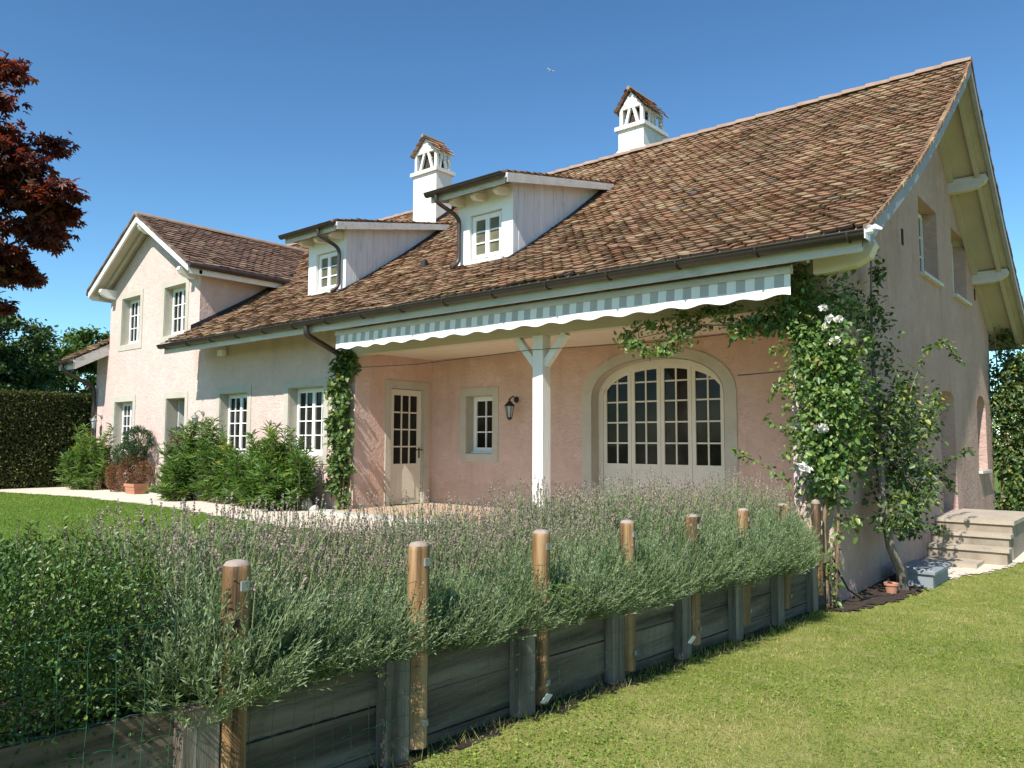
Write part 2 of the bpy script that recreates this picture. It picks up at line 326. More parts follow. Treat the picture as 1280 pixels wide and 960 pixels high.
def leafverts(P, D, N, L, W, fold=.18, tipdroop=.12, kite=False):
    D = norm(D); S = norm(np.cross(D, N)); N = np.cross(S, D); L = np.asarray(L).reshape(-1, 1); W = np.asarray(W).reshape(-1, 1)
    if kite: return np.stack([P, P+D*L*.5+S*W*.5, P+D*L, P+D*L*.5-S*W*.5], 1), 4, [(0, 1, 2, 3)]
    up_ = N*W*fold; tip = P+D*L-N*L*tipdroop
    return np.stack([P, P+D*L*.32+S*W*.46+up_, P+D*L*.70+S*W*.36+up_-N*L*tipdroop*.5, tip, P+D*L*.70-S*W*.36+up_-N*L*tipdroop*.5, P+D*L*.32-S*W*.46+up_], 1), 6, [(0, 1, 2, 3), (0, 3, 4, 5)]
def rdir(n, rng=None): return norm((rng or RNG).normal(size=(n, 3)))
def leaves(name, P, D, N, L, W, matn, parent=None, org=None, R=None, kite=False, fold=.18, droop=.12):
    V, nv, q = leafverts(P, D, N, L, W, fold, droop, kite)
    return fastmesh(name, V, nv, q, RNG.random(len(P)) if R is None else R, matn, parent, org)

# ------------------------------------------------------------------ ground (setting)
def zlow(x, y):
    y = np.asarray(y, float); x = np.asarray(x, float)
    return -.53+.042*np.clip(-y, 0, 9)+.012*np.clip(y, 0, 30)+.02*np.clip(x-1.5, 0, 8)+.012*np.sin(x*1.7+y*.9)
def sheet(name, matn, xs, ys, zf):
    mb = MB(); nx, ny = len(xs), len(ys)
    mb.add([(x, y, float(zf(x, y))) for x in xs for y in ys], [(i*ny+j, (i+1)*ny+j, (i+1)*ny+j+1, i*ny+j+1) for i in range(nx-1) for j in range(ny-1)])
    o = obj(name, mb, matn, smooth=True); o['kind'] = 'structure'; return o
def inpoly(x, y, poly):
    c = np.zeros(np.shape(x), bool); m = len(poly)
    for i in range(m):
        (x0, y0), (x1, y1) = poly[i], poly[(i+1) % m]
        if y0 == y1: continue
        c ^= ((y0 > y) != (y1 > y)) & (x < (x1-x0)*(y-y0)/(y1-y0)+x0)
    return c
def polysheet(name, matn, pts, zf, step=.05, rag=.035):
    """a patch of ground with a ragged edge"""
    xs = np.arange(min(p[0] for p in pts)-.1, max(p[0] for p in pts)+.1, step); ys = np.arange(min(p[1] for p in pts)-.1, max(p[1] for p in pts)+.1, step)
    X, Y = np.meshgrid(xs, ys, indexing='ij'); rg_ = np.random.default_rng(5)
    K = inpoly(X+rg_.normal(0, rag, X.shape)+.03*np.sin(Y*9), Y+rg_.normal(0, rag, X.shape)+.03*np.sin(X*8), pts)
    mb = MB(); ids = {}
    def vid(i, j):
        if (i, j) not in ids: ids[(i, j)] = len(mb.v); x, y = xs[i]-step/2, ys[j]-step/2; mb.v.append((x, y, float(zf(x, y))))
        return ids[(i, j)]
    for i, j in np.argwhere(K[:-1, :-1]):
        mb.f.append((vid(i, j), vid(i+1, j), vid(i+1, j+1), vid(i, j+1))); mb.m.append(0); mb.r.append(0)
    o = obj(name, mb, matn, smooth=True); o['kind'] = 'structure'; return o
sheet('ground', 'ground', [-3000, -60, 60, 3000], [-3000, -60, 80, 3000], lambda x, y: -.95)
sheet('lower_lawn', 'lawn_low', list(np.linspace(-.12, 12, 40))+[20, 60], [-60, -25]+list(np.linspace(-12, 14, 70))+[30, 80], zlow)
def upz(x, y): return 0.0
sheet('upper_lawn', 'lawn_up', [-60, -30, -.3], [-60, -20, 0, 30, 80], lambda x, y: -.006)
PATH = [(-30, -2.7), (-18.4, -2.32), (-15.3, -1.74), (-11.5, -1.74), (-7.2, -2.22), (-4, -2.3), (-1.0, -2.2), (-1.0, -.1), (-30, -.02)]
polysheet('gravel_path', 'gravel', PATH, lambda x, y: .004, .09, .03)
BED = [(-.03, -.45), (.2, -.32), (.48, .75), (.58, 2.2), (.30, 2.9), (0, 3.1)]
polysheet('soil_bed', 'soil', BED, lambda x, y: zlow(x, y)+.008+.012*abs(math.sin(x*23+y*5)*math.sin(y*19)))
GRAV = [(0, 2.4), (.40, 2.45), (.58, 2.3), (.70, 2.85), (.95, 3.6), (1.15, 4.7), (1.3, 6.5), (0, 6.5)]
polysheet('gravel_patch', 'gravel', GRAV, lambda x, y: zlow(x, y)+.012)
mb = MB(); mb.box(-8.1, -.02, -.5, 1.86, -.05, .045); o = obj('terrace', mb, 'terrace'); o['kind'] = 'structure'
mb = MB(); mb.box(-8.35, -.42, -.74, -.504, -.05, .05); o = obj('terrace_kerb', mb, 'stone'); o['kind'] = 'structure'
polysheet('shadow_soil_strip', 'soil', [(-.16, -.42), (.03, -.42), (.09, -3), (.15, -6.4), (.16, -9), (-.1, -9)], lambda x, y: zlow(x, y)+.005, .04, .02)  # dark soil that also paints in the shadow strip along the boards
# raised planting bed behind the retaining boards
mb = MB(); ys = np.linspace(-9.9, -.4, 20)
vv = []
for y in ys:
    zt = -.02+.037*(-y-.3)-.02
    xf_ = -.165+.019*(-y-.4)/.959; vv += [(-1.35, y, -.02), (-1.0, y, zt), (xf_, y, zt), (xf_, y, -.6)]
mb.add(vv, [(i*4+j, (i+1)*4+j, (i+1)*4+j+1, i*4+j+1) for i in range(19) for j in range(3)])
o = obj('planting_bed', mb, 'soil'); o['kind'] = 'structure'

# ------------------------------------------------------------------ house
H = thing('house', 'pink stuccoed country house with brown tiled roof, dormers and deep porch', 'house', (-8, 4, 0))
PY = np.array([-.86, -.62, .21, 1.18, 2.2, 3.19, 4.39, 4.97]); PZ = np.array([3.27, 3.41, 3.87, 4.44, 5.11, 5.82, 6.70, 7.20])
def zr(y): return float(np.interp(y if y <= 4.97 else 9.94-y, PY, PZ))
XR, XL = .66, -19.3
fr = lambda y0: (lambda u, n, z: (u, y0+n, z))          # wall facing -Y, n goes inwards
rg = lambda x0: (lambda u, n, z: (x0-n, u, z))          # wall facing +X
def wall(mb, mp, ubr, zbot, ztop, holes, th, ends=True):
    """wall with holes (u0,u1,z0,z1,rise): front and back skins, reveals, arched heads"""
    us = sorted(set([round(u, 4) for u in ubr]+[round(h[i], 4) for h in holes for i in (0, 1)])); us = [u for u in us if ubr[0]-1e-6 <= u <= ubr[-1]+1e-6]
    for a, b in zip(us[:-1], us[1:]):
        hs = sorted([h for h in holes if h[0] <= a+1e-6 and h[1] >= b-1e-6], key=lambda h: h[2])
        lo = (zbot, zbot)
        ivs = []
        for h in hs: 
            if h[2] > lo[0]+1e-6: ivs.append((lo, (h[2], h[2])))
            lo = (h[3], h[3])
        ivs.append((lo, (ztop(a+1e-5), ztop(b-1e-5))))
        for (l0, l1), (t0, t1) in ivs:
            for n in (0, th): mb.add([mp(a, n, l0), mp(b, n, l1), mp(b, n, t1), mp(a, n, t0)], [(0, 1, 2, 3)])
    for h in holes:
        u0, u1, z0, z1 = h[:4]; rise = h[4] if len(h) > 4 else 0
        q = lambda p, r: mb.add([mp(p[0], 0, p[1]), mp(r[0], 0, r[1]), mp(r[0], th, r[1]), mp(p[0], th, p[1])], [(0, 1, 2, 3)])
        zs = z1-rise
        q((u0, z0), (u0, zs)); q((u1, z0), (u1, zs)); q((u0, z0), (u1, z0))
        if not rise: q((u0, z1), (u1, z1))
        else:
            A = arch(u0, u1, zs, rise, 24)
            for p, r in zip(A[:-1], A[1:]):
                q(p, r)
                for n in (0, th): mb.add([mp(p[0], n, p[1]), mp(r[0], n, r[1]), mp(r[0], n, z1+.0), mp(p[0], n, z1)], [(0, 1, 2, 3)])
    if ends:
        for u in (ubr[0], ubr[-1]): mb.add([mp(u, 0, zbot), mp(u, th, zbot), mp(u, th, ztop(u)), mp(u, 0, ztop(u))], [(0, 1, 2, 3)])
def arch(u0, u1, zs, rise, n=24, p=2.25):
    c, r = (u0+u1)/2, (u1-u0)/2; out = []
    for i in range(n+1):
        t = math.pi*(1-i/n); cx, sx = math.cos(t), math.sin(t)
        out.append((c+r*math.copysign(abs(cx)**(2/p), cx), zs+rise*abs(sx)**(2/p)))
    return out
DP = .24  # depth of the window reveals
def window(mp, u0, u1, z0, z1, band=.14, rows=4, gl='glass', sill=True, proud=.014, depth=DP, casements=2, cols=2, parent=H, fm='white', label=None):
    a0, a1, b0, b1 = u0+band, u1-band, z0+band, z1-band
    f = MB(); d0, d1 = depth-.05, depth
    def bar(x0, x1, y0, y1, e0=d0, e1=d1): f.box(x0, x1, e0, e1, y0, y1, fn=mp)
    fw_ = .045
    e = .012
    A0, A1, B0, B1 = a0+e, a1-e, b0+e, b1-e
    bar(A0, A0+fw_, B0, B1); bar(A1-fw_, A1, B0, B1); bar(A0+fw_, A1-fw_, B0, B0+fw_); bar(A0+fw_, A1-fw_, B1-fw_, B1)
    cw = (A1-A0-2*fw_)/casements; g = .04
    for i in range(casements):
        c0 = A0+fw_+i*cw; c1 = c0+cw; t0, t1 = B0+fw_, B1-fw_; x0, x1 = d0-.012, d1-.004
        c0 += .002; c1 -= .002
        bar(c0, c0+g, t0, t1, x0, x1); bar(c1-g, c1, t0, t1, x0, x1); bar(c0+g, c1-g, t0, t0+.06, x0, x1); bar(c0+g, c1-g, t1-g, t1, x0, x1)
        iw, ih = c1-c0-2*g, t1-g-t0-.06
        for k in range(1, cols): u = c0+g+iw*k/cols; bar(u-.012, u+.012, t0+.06, t1-g, d0-.006, d1-.01)
        for k in range(1, rows): z = t0+.06+ih*k/rows; bar(c0+g, c1-g, z-.011, z+.011, d0-.004, d1-.012)
    W = obj('window', f, fm, parent)
    if label: W['label'] = label
    p = MB(); p.box(A0+.02, A1-.02, d0+.018, d0+.026, B0+.02, B1-.02, fn=mp); obj('pane', p, gl, W)
    if band > .02:
        s_ = MB()
        for x0, x1, y0, y1 in ((u0, a0, z0, z1), (a1, u1, z0, z1), (a0, a1, z0, b0), (a0, a1, b1, z1)): s_.box(x0, x1, -proud, .004, y0, y1, fn=mp)
        for x0, x1, y0, y1 in ((a0, a0+.01, b0, b1), (a1-.01, a1, b0, b1), (a0+.01, a1-.01, b0, b0+.01), (a0+.01, a1-.01, b1-.01, b1)): s_.box(x0, x1, .006, depth+.05, y0, y1, fn=mp)
        obj('surround', s_, 'surround', W)
    if sill:
        s_ = MB(); s_.box(A0, A1, depth-.11, depth-.052, B0-.001, B0+.035, fn=mp); obj('sill', s_, 'white', W)
    return W

# walls -------------------------------------------------------------
HB = []
def hole(t, b=.14): return (t[0]+b, t[1]-b, t[2]+b, t[3]-b)
winA = (-18.0, -16.7, .82, 2.34); winB = (-12.86, -11.5, .80, 2.36); winC = (-10.33, -8.93, .80, 2.38)
up1 = (-17.80, -16.5, 3.50, 4.98); up2w = (-15.52, -14.22, 3.54, 4.99); drG = (-15.25, -14.1, 0, 2.34)
XG0, XG1, XGC = -18.34, -13.72, -16.05
cz = lambda x: 5.10+(2.6-abs(x-XGC))*.596     # cross roof top surface
mb = MB()
wall(mb, fr(0), [XG0, XGC, XG1], -.1, lambda x: cz(x)-.13, [hole(winA), hole(up1), hole(up2w), (drG[0]+.13, drG[1]-.13, -.1, drG[3]-.14)], .34)
wall(mb, fr(0), [XG1, -8.17], -.1, lambda x: 3.6, [hole(winB), hole(winC)], .34)
wall(mb, fr(0), [-19.05, XG0], -.1, lambda x: 3.6, [], .34)
obj('front_wall', mb, 'stucco', H)
mb = MB()
wall(mb, rg(-8.17), [.34, 1.89], 0, lambda y: 3.6, [(.83, 1.66, 0, 2.21)], .3)
D = 1.89
wp = (-7.4, -6.46, .85, 2.21)
AX0, AX1 = -4.43, -2.11
wall(mb, fr(D), [-8.2, -.32], -.1, lambda x: 3.6, [hole(wp), (AX0, AX1, -.1, 2.52, .62)], .34)
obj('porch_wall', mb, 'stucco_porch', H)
mb = MB()
gy = list(PY[2:])+[9.94-y for y in PY[2:-1]]
gw1, gw2 = (4.28, 5.5, 3.83, 5.02), (6.62, 7.85, 3.83, 5.02); gd = (5.25, 6.35, .1, 2.08, .14); gn = (8.35, 9.25, .70, 2.14, .3); gq = (3.0, 4.0, .74, 2.04)
wall(mb, rg(0), sorted([0.0]+[y for y in gy if 0 < y < 9.94]+[9.94]), -.75, lambda y: zr(y)-.13, [gw1, gw2, gd, gn, gq], .33)
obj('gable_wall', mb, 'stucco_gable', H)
for x in (XG1, XG0):
    mb = MB(); mb.box(x-.2 if x == XG1 else x, x if x == XG1 else x+.2, .342, 3.6, 3.2, cz(x)-.14); obj('cross_gable_side_wall', mb, 'stucco', H)
mb = MB(); mb.box(-19.05, -.34, 9.6, 9.94, -.7, 3.5); mb.box(-19.05, -18.75, .35, 9.6, -.1, 3.6); mb.box(-19.0, -.34, .36, 9.6, -.12, -.06)
mb.add([(-18.99, .0, 3.6), (-18.99, 9.94, 3.6), (-18.99, 4.97, 7.05)], [(0, 1, 2)])
obj('rear_wall', mb, 'stucco', H)
mb = MB(); mb.box(-.42, -.002, -.006, .40, -.75, 3.52); mb.box(-.335, -.002, .40, D+.3, -.05, 3.5); obj('corner_pillar', mb, 'stucco', H)

# windows and doors ---------------------------------------------------
window(fr(0), *winA); window(fr(0), *winB); window(fr(0), *winC)
window(fr(0), *up1, rows=3); window(fr(0), *up2w, rows=3)
window(fr(D), *wp, rows=3, casements=1)
def gable_window(g, arch_=0):
    W = window(rg(0), g[0], g[1], g[2], g[3]-arch_*.7, band=0.0, rows=3, sill=False, depth=.26)
    s_ = MB(); s_.box(-.0+.0, .07, g[0]-.05, g[1]+.05, g[2]-.055, g[2]-.002); s_.box(-.22, 0, g[0]+.005, g[1]-.005, g[2]-.05, g[2]+.012); obj('sill', s_, 'fascia', W); return W
gable_window(gw1); gable_window(gw2); gable_window(gn, .3); gable_window(gq)
mb = MB(); mb.box(-.30, -.25, gd[0]+.01, gd[1]-.01, gd[2], gd[3]); DR = obj('door', mb, 'door_grey', H)
mb = MB(); mb.box(-.34, .02, gd[0]-.02, gd[1]+.02, .05, .098); obj('threshold', mb, 'stone', DR)
mb = MB(); mb.box(.001, .012, 3.22, 3.30, 4.04, 4.27); obj('vent', mb, 'dark', H); mb = MB(); mb.box(.001, .012, 8.55, 8.62, 4.0, 4.22); obj('vent', mb, 'dark', H)

# front door standing ajar
mb = MB(); P_ = fr(0); a0, a1 = drG[0]+.13, drG[1]-.13; dz = drG[3]-.14
lf = lambda a, n, z: P_(a0+.05+a*math.cos(rad(72)), .26+a*math.sin(rad(72)), z)
mb.prism([(0, .02), (a1-a0-.06, .02), (a1-a0-.06, dz-.03), (0, dz-.03)], 0, .045, lambda a, z, n: (P_(a0+.05+a*math.cos(rad(72))+n, .26+a*math.sin(rad(72)), z)))
DR = obj('door', mb, 'door_grey', H); DR['label'] = 'grey front door standing ajar'
s_ = MB()
for x0, x1, y0, y1 in ((drG[0], a0, 0, drG[3]), (a1, drG[1], 0, drG[3]), (a0, a1, dz, drG[3])): s_.box(x0, x1, -.014, .004, y0, y1, fn=P_)
for x0, x1, y0, y1 in ((a0, a0+.01, 0, dz), (a1-.01, a1, 0, dz), (a0+.01, a1-.01, dz-.01, dz)): s_.box(x0, x1, .006, .33, y0, y1, fn=P_)
obj('surround', s_, 'surround', DR)
mb = MB(); mb.box(drG[0]-.1, drG[1]+.1, -.3, .3, -.02, .03); obj('threshold', mb, 'stone', DR)
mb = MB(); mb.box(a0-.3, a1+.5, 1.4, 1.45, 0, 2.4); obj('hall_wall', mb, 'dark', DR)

# glazed porch door in the side wall
P_ = rg(-8.17); y0, y1, zt = .83, 1.66, 2.21
f = MB(); d0, d1 = .05, .095
def bar(u0, u1, a, b, e0=0, e1=0): f.box(u0, u1, d0+e0, d1-e1, a, b, fn=P_)
q0, q1 = y0+.02, y1-.02
bar(q0, q0+.10, .05, zt-.02); bar(q1-.10, q1, .05, zt-.02); bar(q0+.10, q1-.10, zt-.13, zt-.02); bar(q0+.10, q1-.10, .05, .80); bar(q0+.16, q1-.16, .16, .70, -.008, 0)
for k in (1, 2): u = q0+.10+(q1-q0-.2)*k/3; bar(u-.014, u+.014, .80, zt-.13, .002, .01)
for k in (1, 2, 3): z = .80+(zt-.93)*k/4; bar(q0+.10, q1-.10, z-.013, z+.013, .005, .012)
DR = obj('door', f, 'cream', H); DR['label'] = 'cream glazed porch door'
p = MB(); p.box(q0+.06, q1-.06, d0+.02, d0+.026, .76, zt-.1, fn=P_); obj('pane', p, 'glass', DR)
s_ = MB()
for a, b, c, d in ((.70, y0, 0, 2.35), (y1, 1.80, 0, 2.35), (y0, y1, zt, 2.35)): s_.box(a, b, -.014, .004, c, d, fn=P_)
for a, b, c, d in ((y0, y0+.01, 0, zt), (y1-.01, y1, 0, zt), (y0+.01, y1-.01, zt-.01, zt)): s_.box(a, b, .006, .28, c, d, fn=P_)
obj('surround', s_, 'surround', DR)
h_ = MB(); h_.beam((-8.21, q1-.05, 1.06), (-8.15, q1-.05, 1.06), .02, .02); h_.beam((-8.15, q1-.03, 1.06), (-8.15, q1-.18, 1.06), .018, .022); h_.box(-8.225, -8.212, q1-.065, q1-.035, .90, 1.10); obj('handle', h_, 'metal', DR)

# arched four-leaf glazed door
P_ = fr(D); sp, ri = 1.9, .62
s_ = MB(); O = [(AX0-.19, .0)]+arch(AX0-.19, AX1+.19, sp, ri+.15, 32)+[(AX1+.19, 0)]; I = [(AX0, 0)]+arch(AX0, AX1, sp, ri, 32)+[(AX1, 0)]
for i in range(len(O)-1):
    a, b, c, d = O[i], O[i+1], I[i+1], I[i]
    for n in (-.014, ): s_.add([P_(a[0], n, a[1]), P_(b[0], n, b[1]), P_(c[0], n, c[1]), P_(d[0], n, d[1])], [(0, 1, 2, 3)])
    s_.add([P_(a[0], -.014, a[1]), P_(b[0], -.014, b[1]), P_(b[0], .002, b[1]), P_(a[0], .002, a[1])], [(0, 1, 2, 3)])
    e = .006; cc = ((AX0+AX1)/2, 1.5)
    g = lambda p: (p[0]+(e if p[0] < cc[0] else -e), p[1]-e*(p[1] > 1.9))
    c2, d2 = g(c), g(d)
    s_.add([P_(c2[0], -.014, c2[1]), P_(d2[0], -.014, d2[1]), P_(d2[0], .3, d2[1]), P_(c2[0], .3, c2[1])], [(0, 1, 2, 3)])
f = MB(); d0, d1 = .20, .255
fx0, fx1 = AX0+.01, AX1-.01
I2 = arch(fx0, fx1, sp, ri-.01, 40); I3 = arch(fx0+.085, fx1-.085, sp, ri-.10, 40)
for i in range(len(I2)-1):   # arched head
    f.prism([I2[i], I2[i+1], I3[i+1], I3[i]], d0-.02, d1, lambda a, z, n: P_(a, n, z))
f.box(fx0, fx0+.085, d0-.02, d1, .045, sp, fn=P_); f.box(fx1-.085, fx1, d0-.02, d1, .045, sp, fn=P_)
def archz(x, x0, x1, zs, r, p=2.25):
    t = abs((x-(x0+x1)/2)/((x1-x0)/2)); return zs+r*max(0, 1-t**p)**(1/p)
ix0, ix1 = fx0+.085, fx1-.085; lw = (ix1-ix0)/4
top = lambda x: archz(x, ix0, ix1, sp, ri-.10)
rows_ = [.87, 1.20, 1.53, 1.86, 2.17]
for k in range(4):
    c0, c1 = ix0+k*lw+.003, ix0+(k+1)*lw-.003; sw = .062
    def colm(a, b, z0, e=0): f.prism([(a, z0), (b, z0), (b, top(b)+.004), (a, top(a)+.004)], d0+e, d1-.006, lambda u, z, n: P_(u, n, z))
    colm(c0, c0+sw, .05); colm(c1-sw, c1, .05)
    f.box(c0+sw, c1-sw, d0, d1-.006, .05, .87, fn=P_); f.box(c0+sw+.05, c1-sw-.05, d0-.007, d0+.001, .16, .77, fn=P_)
    m_ = (c0+c1)/2; colm(m_-.013, m_+.013, .87, .008)
    for z in rows_[1:]: 
        xs_ = [x for x in np.linspace(c0+sw, c1-sw, 25) if top(x) > z+.02]
        if len(xs_) > 2: f.box(xs_[0], xs_[-1], d0+.012, d1-.012, z-.012, z+.012, fn=P_)
    # narrow head rail following the arch
    xs_ = np.linspace(c0+sw, c1-sw, 7)
    for a, b in zip(xs_[:-1], xs_[1:]): f.prism([(a, top(a)-.05), (b, top(b)-.05), (b, top(b)+.003), (a, top(a)+.003)], d0+.003, d1-.008, lambda u, z, n: P_(u, n, z))
DR = obj('arched_door', f, 'cream', H); obj('surround', s_, 'surround', DR, fix=False)
p = MB(); p.prism([(ix0, .85), (ix1, .85)]+arch(ix0, ix1, sp, ri-.10, 24)[::-1], d0+.024, d0+.03, lambda a, z, n: P_(a, n, z)); obj('pane', p, 'glass', DR)

# roof ------------------------------------------------------------------
def tiles(mb, surf, u0, u1, t0, t1, tw=.160, ex=.116, skip=None, lift=.040, vary=1.0, under=.12, butt=.033):
    """courses of round-ended clay tiles on surf(u,t) -> (pos, up-slope dir, normal, u dir)"""
    nr = int(math.ceil((t1-t0)/ex))
    for r in range(nr):
        t = t0+r*ex; off = (r % 2)*tw/2+RNG.uniform(-.012, .012); n = int((u1-u0)/tw)+2
        p0, S, N, U = surf(u0, t)
        S, N, U = map(np.array, (S, N, U)); base0 = np.array(p0)
        le = min(ex+under, t1-t+.03)
        for i in range(n):
            a = u0+off+(i-1)*tw; b = a+tw-.006
            a, b = max(a, u0), min(b, u1)
            if b-a < .03: continue
            if skip and skip((a+b)/2, t): continue
            k = RNG.normal(0, .009)*vary; l2 = lift+RNG.uniform(0, .016)*vary; tl = RNG.normal(0, .005)*vary
            o = base0+U*(a-u0)+N*(.012*math.sin(a*1.3+t*.9)+.008*math.sin(a*3.1-t*2.3)); w_ = b-a
            tp = o+S*le+N*.006
            B = [o+S*k+N*(l2+tl)+S*.022, o+U*w_*.2+S*(k+.004)+N*(l2+tl*.6), o+U*w_*.5+S*(k-.006)+N*l2, o+U*w_*.8+S*(k+.004)+N*(l2-tl*.6), o+U*w_+S*k+N*(l2-tl)+S*.022]
            LB = [p-N*butt+S*.01 for p in B]
            mb.rn = float(RNG.random())
            mb.add([tp, tp+U*w_]+B[::-1]+LB[::-1], [(0, 1, 2, 3, 4, 5, 6), (2, 7, 8, 3), (3, 8, 9, 4), (4, 9, 10, 5), (5, 10, 11, 6)])
sl_ = np.concatenate([[0], np.cumsum(np.hypot(np.diff(PY), np.diff(PZ)))])
def msurf(back=False):
    def s(u, t):
        y = np.interp(t, sl_, PY); z = np.interp(t, sl_, PZ)
        y1, z1 = np.interp(min(t+.1, sl_[-1]), sl_, PY), np.interp(min(t+.1, sl_[-1]), sl_, PZ)
        y0_, z0_ = np.interp(max(t-.1, 0), sl_, PY), np.interp(max(t-.1, 0), sl_, PZ)
        d = np.array([0, y1-y0_, z1-z0_]); d /= np.linalg.norm(d); nn = np.array([0, -d[2], d[1]])
        if back: return (u, 9.94-y, z), d*[1, -1, 1], nn*[1, -1, 1], (1, 0, 0)
        return (u, y, z), d, nn, (1, 0, 0)
    return s
def skipc(x, t):
    y = np.interp(t, sl_, PY)
    return (-18.36 < x < -13.60 and y < .30) or (XG0+.25 < x < XG1-.25 and y < 3.3-abs(x-XGC)*.9)
mb = MB(); tiles(mb, msurf(), XL, XR, .02, sl_[-1]-.02, skip=skipc)
RF = obj('roof', mb, 'tile', H, rnd=True, fix=False)
mb = MB(); tiles(mb, msurf(True), XL, XR, .02, sl_[-1]-.02, tw=.33, ex=.155); obj('rear_tiles', mb, 'tile', RF, rnd=True, fix=False)
# deck (soffit boards) under the tiles
mb = MB()
def deck(x0, x1, ya, back=False, th=.09):
    ys = [ya]+[y for y in PY if y > ya+.01]; f_ = (lambda y: 9.94-y) if back else (lambda y: y)
    tpz = [zr(y)-.012 for y in ys]
    for (a, za), (b, zb) in zip(list(zip(ys, tpz))[:-1], list(zip(ys, tpz))[1:]):
        mb.add([(x, f_(y), z) for x in (x0, x1) for y, z in ((a, za), (b, zb), (b, zb-th), (a, za-th))], [(0, 1, 2, 3), (7, 6, 5, 4), (0, 4, 5, 1), (3, 2, 6, 7), (0, 3, 7, 4), (1, 5, 6, 2)])
deck(-13.58, XR-.02, -.80); deck(XL+.02, -18.37, -.80); deck(-18.37, -13.58, .36); deck(XL+.02, XR-.02, -.80, True)
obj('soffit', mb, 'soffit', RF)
# ridge caps
rc = 0; x = XL
while x < XR-.05:
    L = min(.40, XR+.03-x); mb = MB(); r0, r1 = .105, .093; pr = []
    for xx, r in ((x-.05, r1+.018), (x+L, r0-.02)):
        for j in range(9):
            t = math.pi*j/8; pr.append((xx, 4.97+r*1.15*math.cos(t), 7.19+.02*RNG.random()*0+r*.95*math.sin(t)))
    mb.add(pr, [(j, j+1, 10+j, 9+j) for j in range(8)]+[tuple(range(9)), tuple(range(9, 18))])
    obj('ridge_tile', mb, 'ridge', RF, smooth=True); x += .385
# barge boards on both rakes of the gable
for back in (False, True):
    mb = MB(); f_ = (lambda y: 9.94-y) if back else (lambda y: y)
    pts = list(zip(PY, PZ))
    for (a, za), (b, zb) in zip(pts[:-1], pts[1:]):
        a2, b2 = max(a, -.84), b
        mb.add([(x, f_(y), z) for x in (XR-.045, XR+.012) for y, z in ((a2, za-.012), (b2, zb-.012), (b2, zb-.165), (a2, za-.165))], [(0, 1, 2, 3), (7, 6, 5, 4), (0, 4, 5, 1), (3, 2, 6, 7), (0, 3, 7, 4), (1, 5, 6, 2)])
    obj('barge_board', mb, 'barge', RF)
    mb = MB(); t = 0.0
    while t < sl_[-1]-.05:
        ya, za = np.interp(t, sl_, PY), np.interp(t, sl_, PZ); yb_, zb_ = np.interp(t+.15, sl_, PY), np.interp(t+.15, sl_, PZ); j_ = RNG.uniform(0, .015); mb.rn = float(RNG.random())
        mb.add([(x, f_(y), z) for x in (XR-.03, XR+.02+j_) for y, z in ((ya, za+.05), (yb_, zb_+.035), (yb_, zb_-.005), (ya, za-.002))], [(0, 1, 2, 3), (7, 6, 5, 4), (0, 4, 5, 1), (3, 2, 6, 7), (0, 3, 7, 4), (1, 5, 6, 2)]); t += .14
    obj('verge_tiles', mb, 'tile', RF, rnd=True)
    mb = MB()  # inner trim under the soffit beside the wall
    for (a, za), (b, zb) in zip(pts[1:-1], pts[2:]):
        for xo, wd, dz in ((.002, .09, .10), (.42, .07, .10)):
            mb.add([(x, f_(y), z) for x in (xo, xo+wd) for y, z in ((a, za-dz), (b, zb-dz), (b, zb-dz-.11), (a, za-dz-.11))], [(0, 1, 2, 3), (7, 6, 5, 4), (0, 4, 5, 1), (3, 2, 6, 7), (0, 3, 7, 4), (1, 5, 6, 2)])
    obj('verge_rafter', mb, 'soffit', RF)
for y in (1.45, 3.35, 4.97, 6.59, 8.49):   # carved purlin ends under the gable
    z = zr(y)-.22; mb = MB()
    mb.prism([(-.2, z+.12), (.58, z+.12), (.61, z+.05), (.56, z-.02), (.45, z-.08), (.32, z-.11), (-.2, z-.11)], y-.075, y+.075, lambda a, b, d: (a, d, b)); obj('purlin_end', mb, 'fascia', RF)
mb = MB(); mb.prism([(-.0, 3.30), (.58, 3.30), (.62, 3.22), (.56, 3.10), (.42, 3.03), (.2, 2.99), (.0, 2.99)], -.44, -.28, lambda a, b, d: (a, d, b)); obj('purlin_end', mb, 'cream', RF)
# rafters showing under the eaves
for x in [-18.9]+list(np.arange(-13.2, .4, .82)):
    mb = MB(); mb.beam((x, -.76, zr(-.76)-.16), (x, .1, zr(.1)-.19), .09, .13); obj('rafter', mb, 'cream', RF)
# fascia, gutters, downpipes
def gutter(parent, x0, x1, y, z, r=.078):
    mb = MB(); n = 9; prof = [(math.cos(math.pi+math.pi*j/n), math.sin(math.pi+math.pi*j/n)) for j in range(n+1)]
    k = len(prof)
    mb.add([(x, y+r*a*s_, z+r*b*s_) for s_ in (1, .92) for x in (x0, x1) for a, b in prof],
           [(j, j+1, k+j+1, k+j) for j in range(n)]+[(2*k+j, 3*k+j, 3*k+j+1, 2*k+j+1) for j in range(n)]+[tuple(range(k)), tuple(range(k, 2*k))])
    mb.tube([(x0, y-r, z), (x1, y-r, z)], .012, 6)
    g = obj('gutter', mb, 'gutter', parent, smooth=True, fix=False)
    x = x0+.3
    i = 0
    while x < x1:
        b = MB(); rr = r+.008
        b.tube([(x, y+rr*math.cos(math.pi+math.pi*j/10), z+rr*math.sin(math.pi+math.pi*j/10)) for j in range(11)], .011, 6); obj('gutter_bracket', b, 'gutter', g); x += .92
    return g
mb = MB(); mb.box(-13.56, XR-.05, -.845, -.805, 3.065, 3.235); obj('fascia', mb, 'fascia', RF)
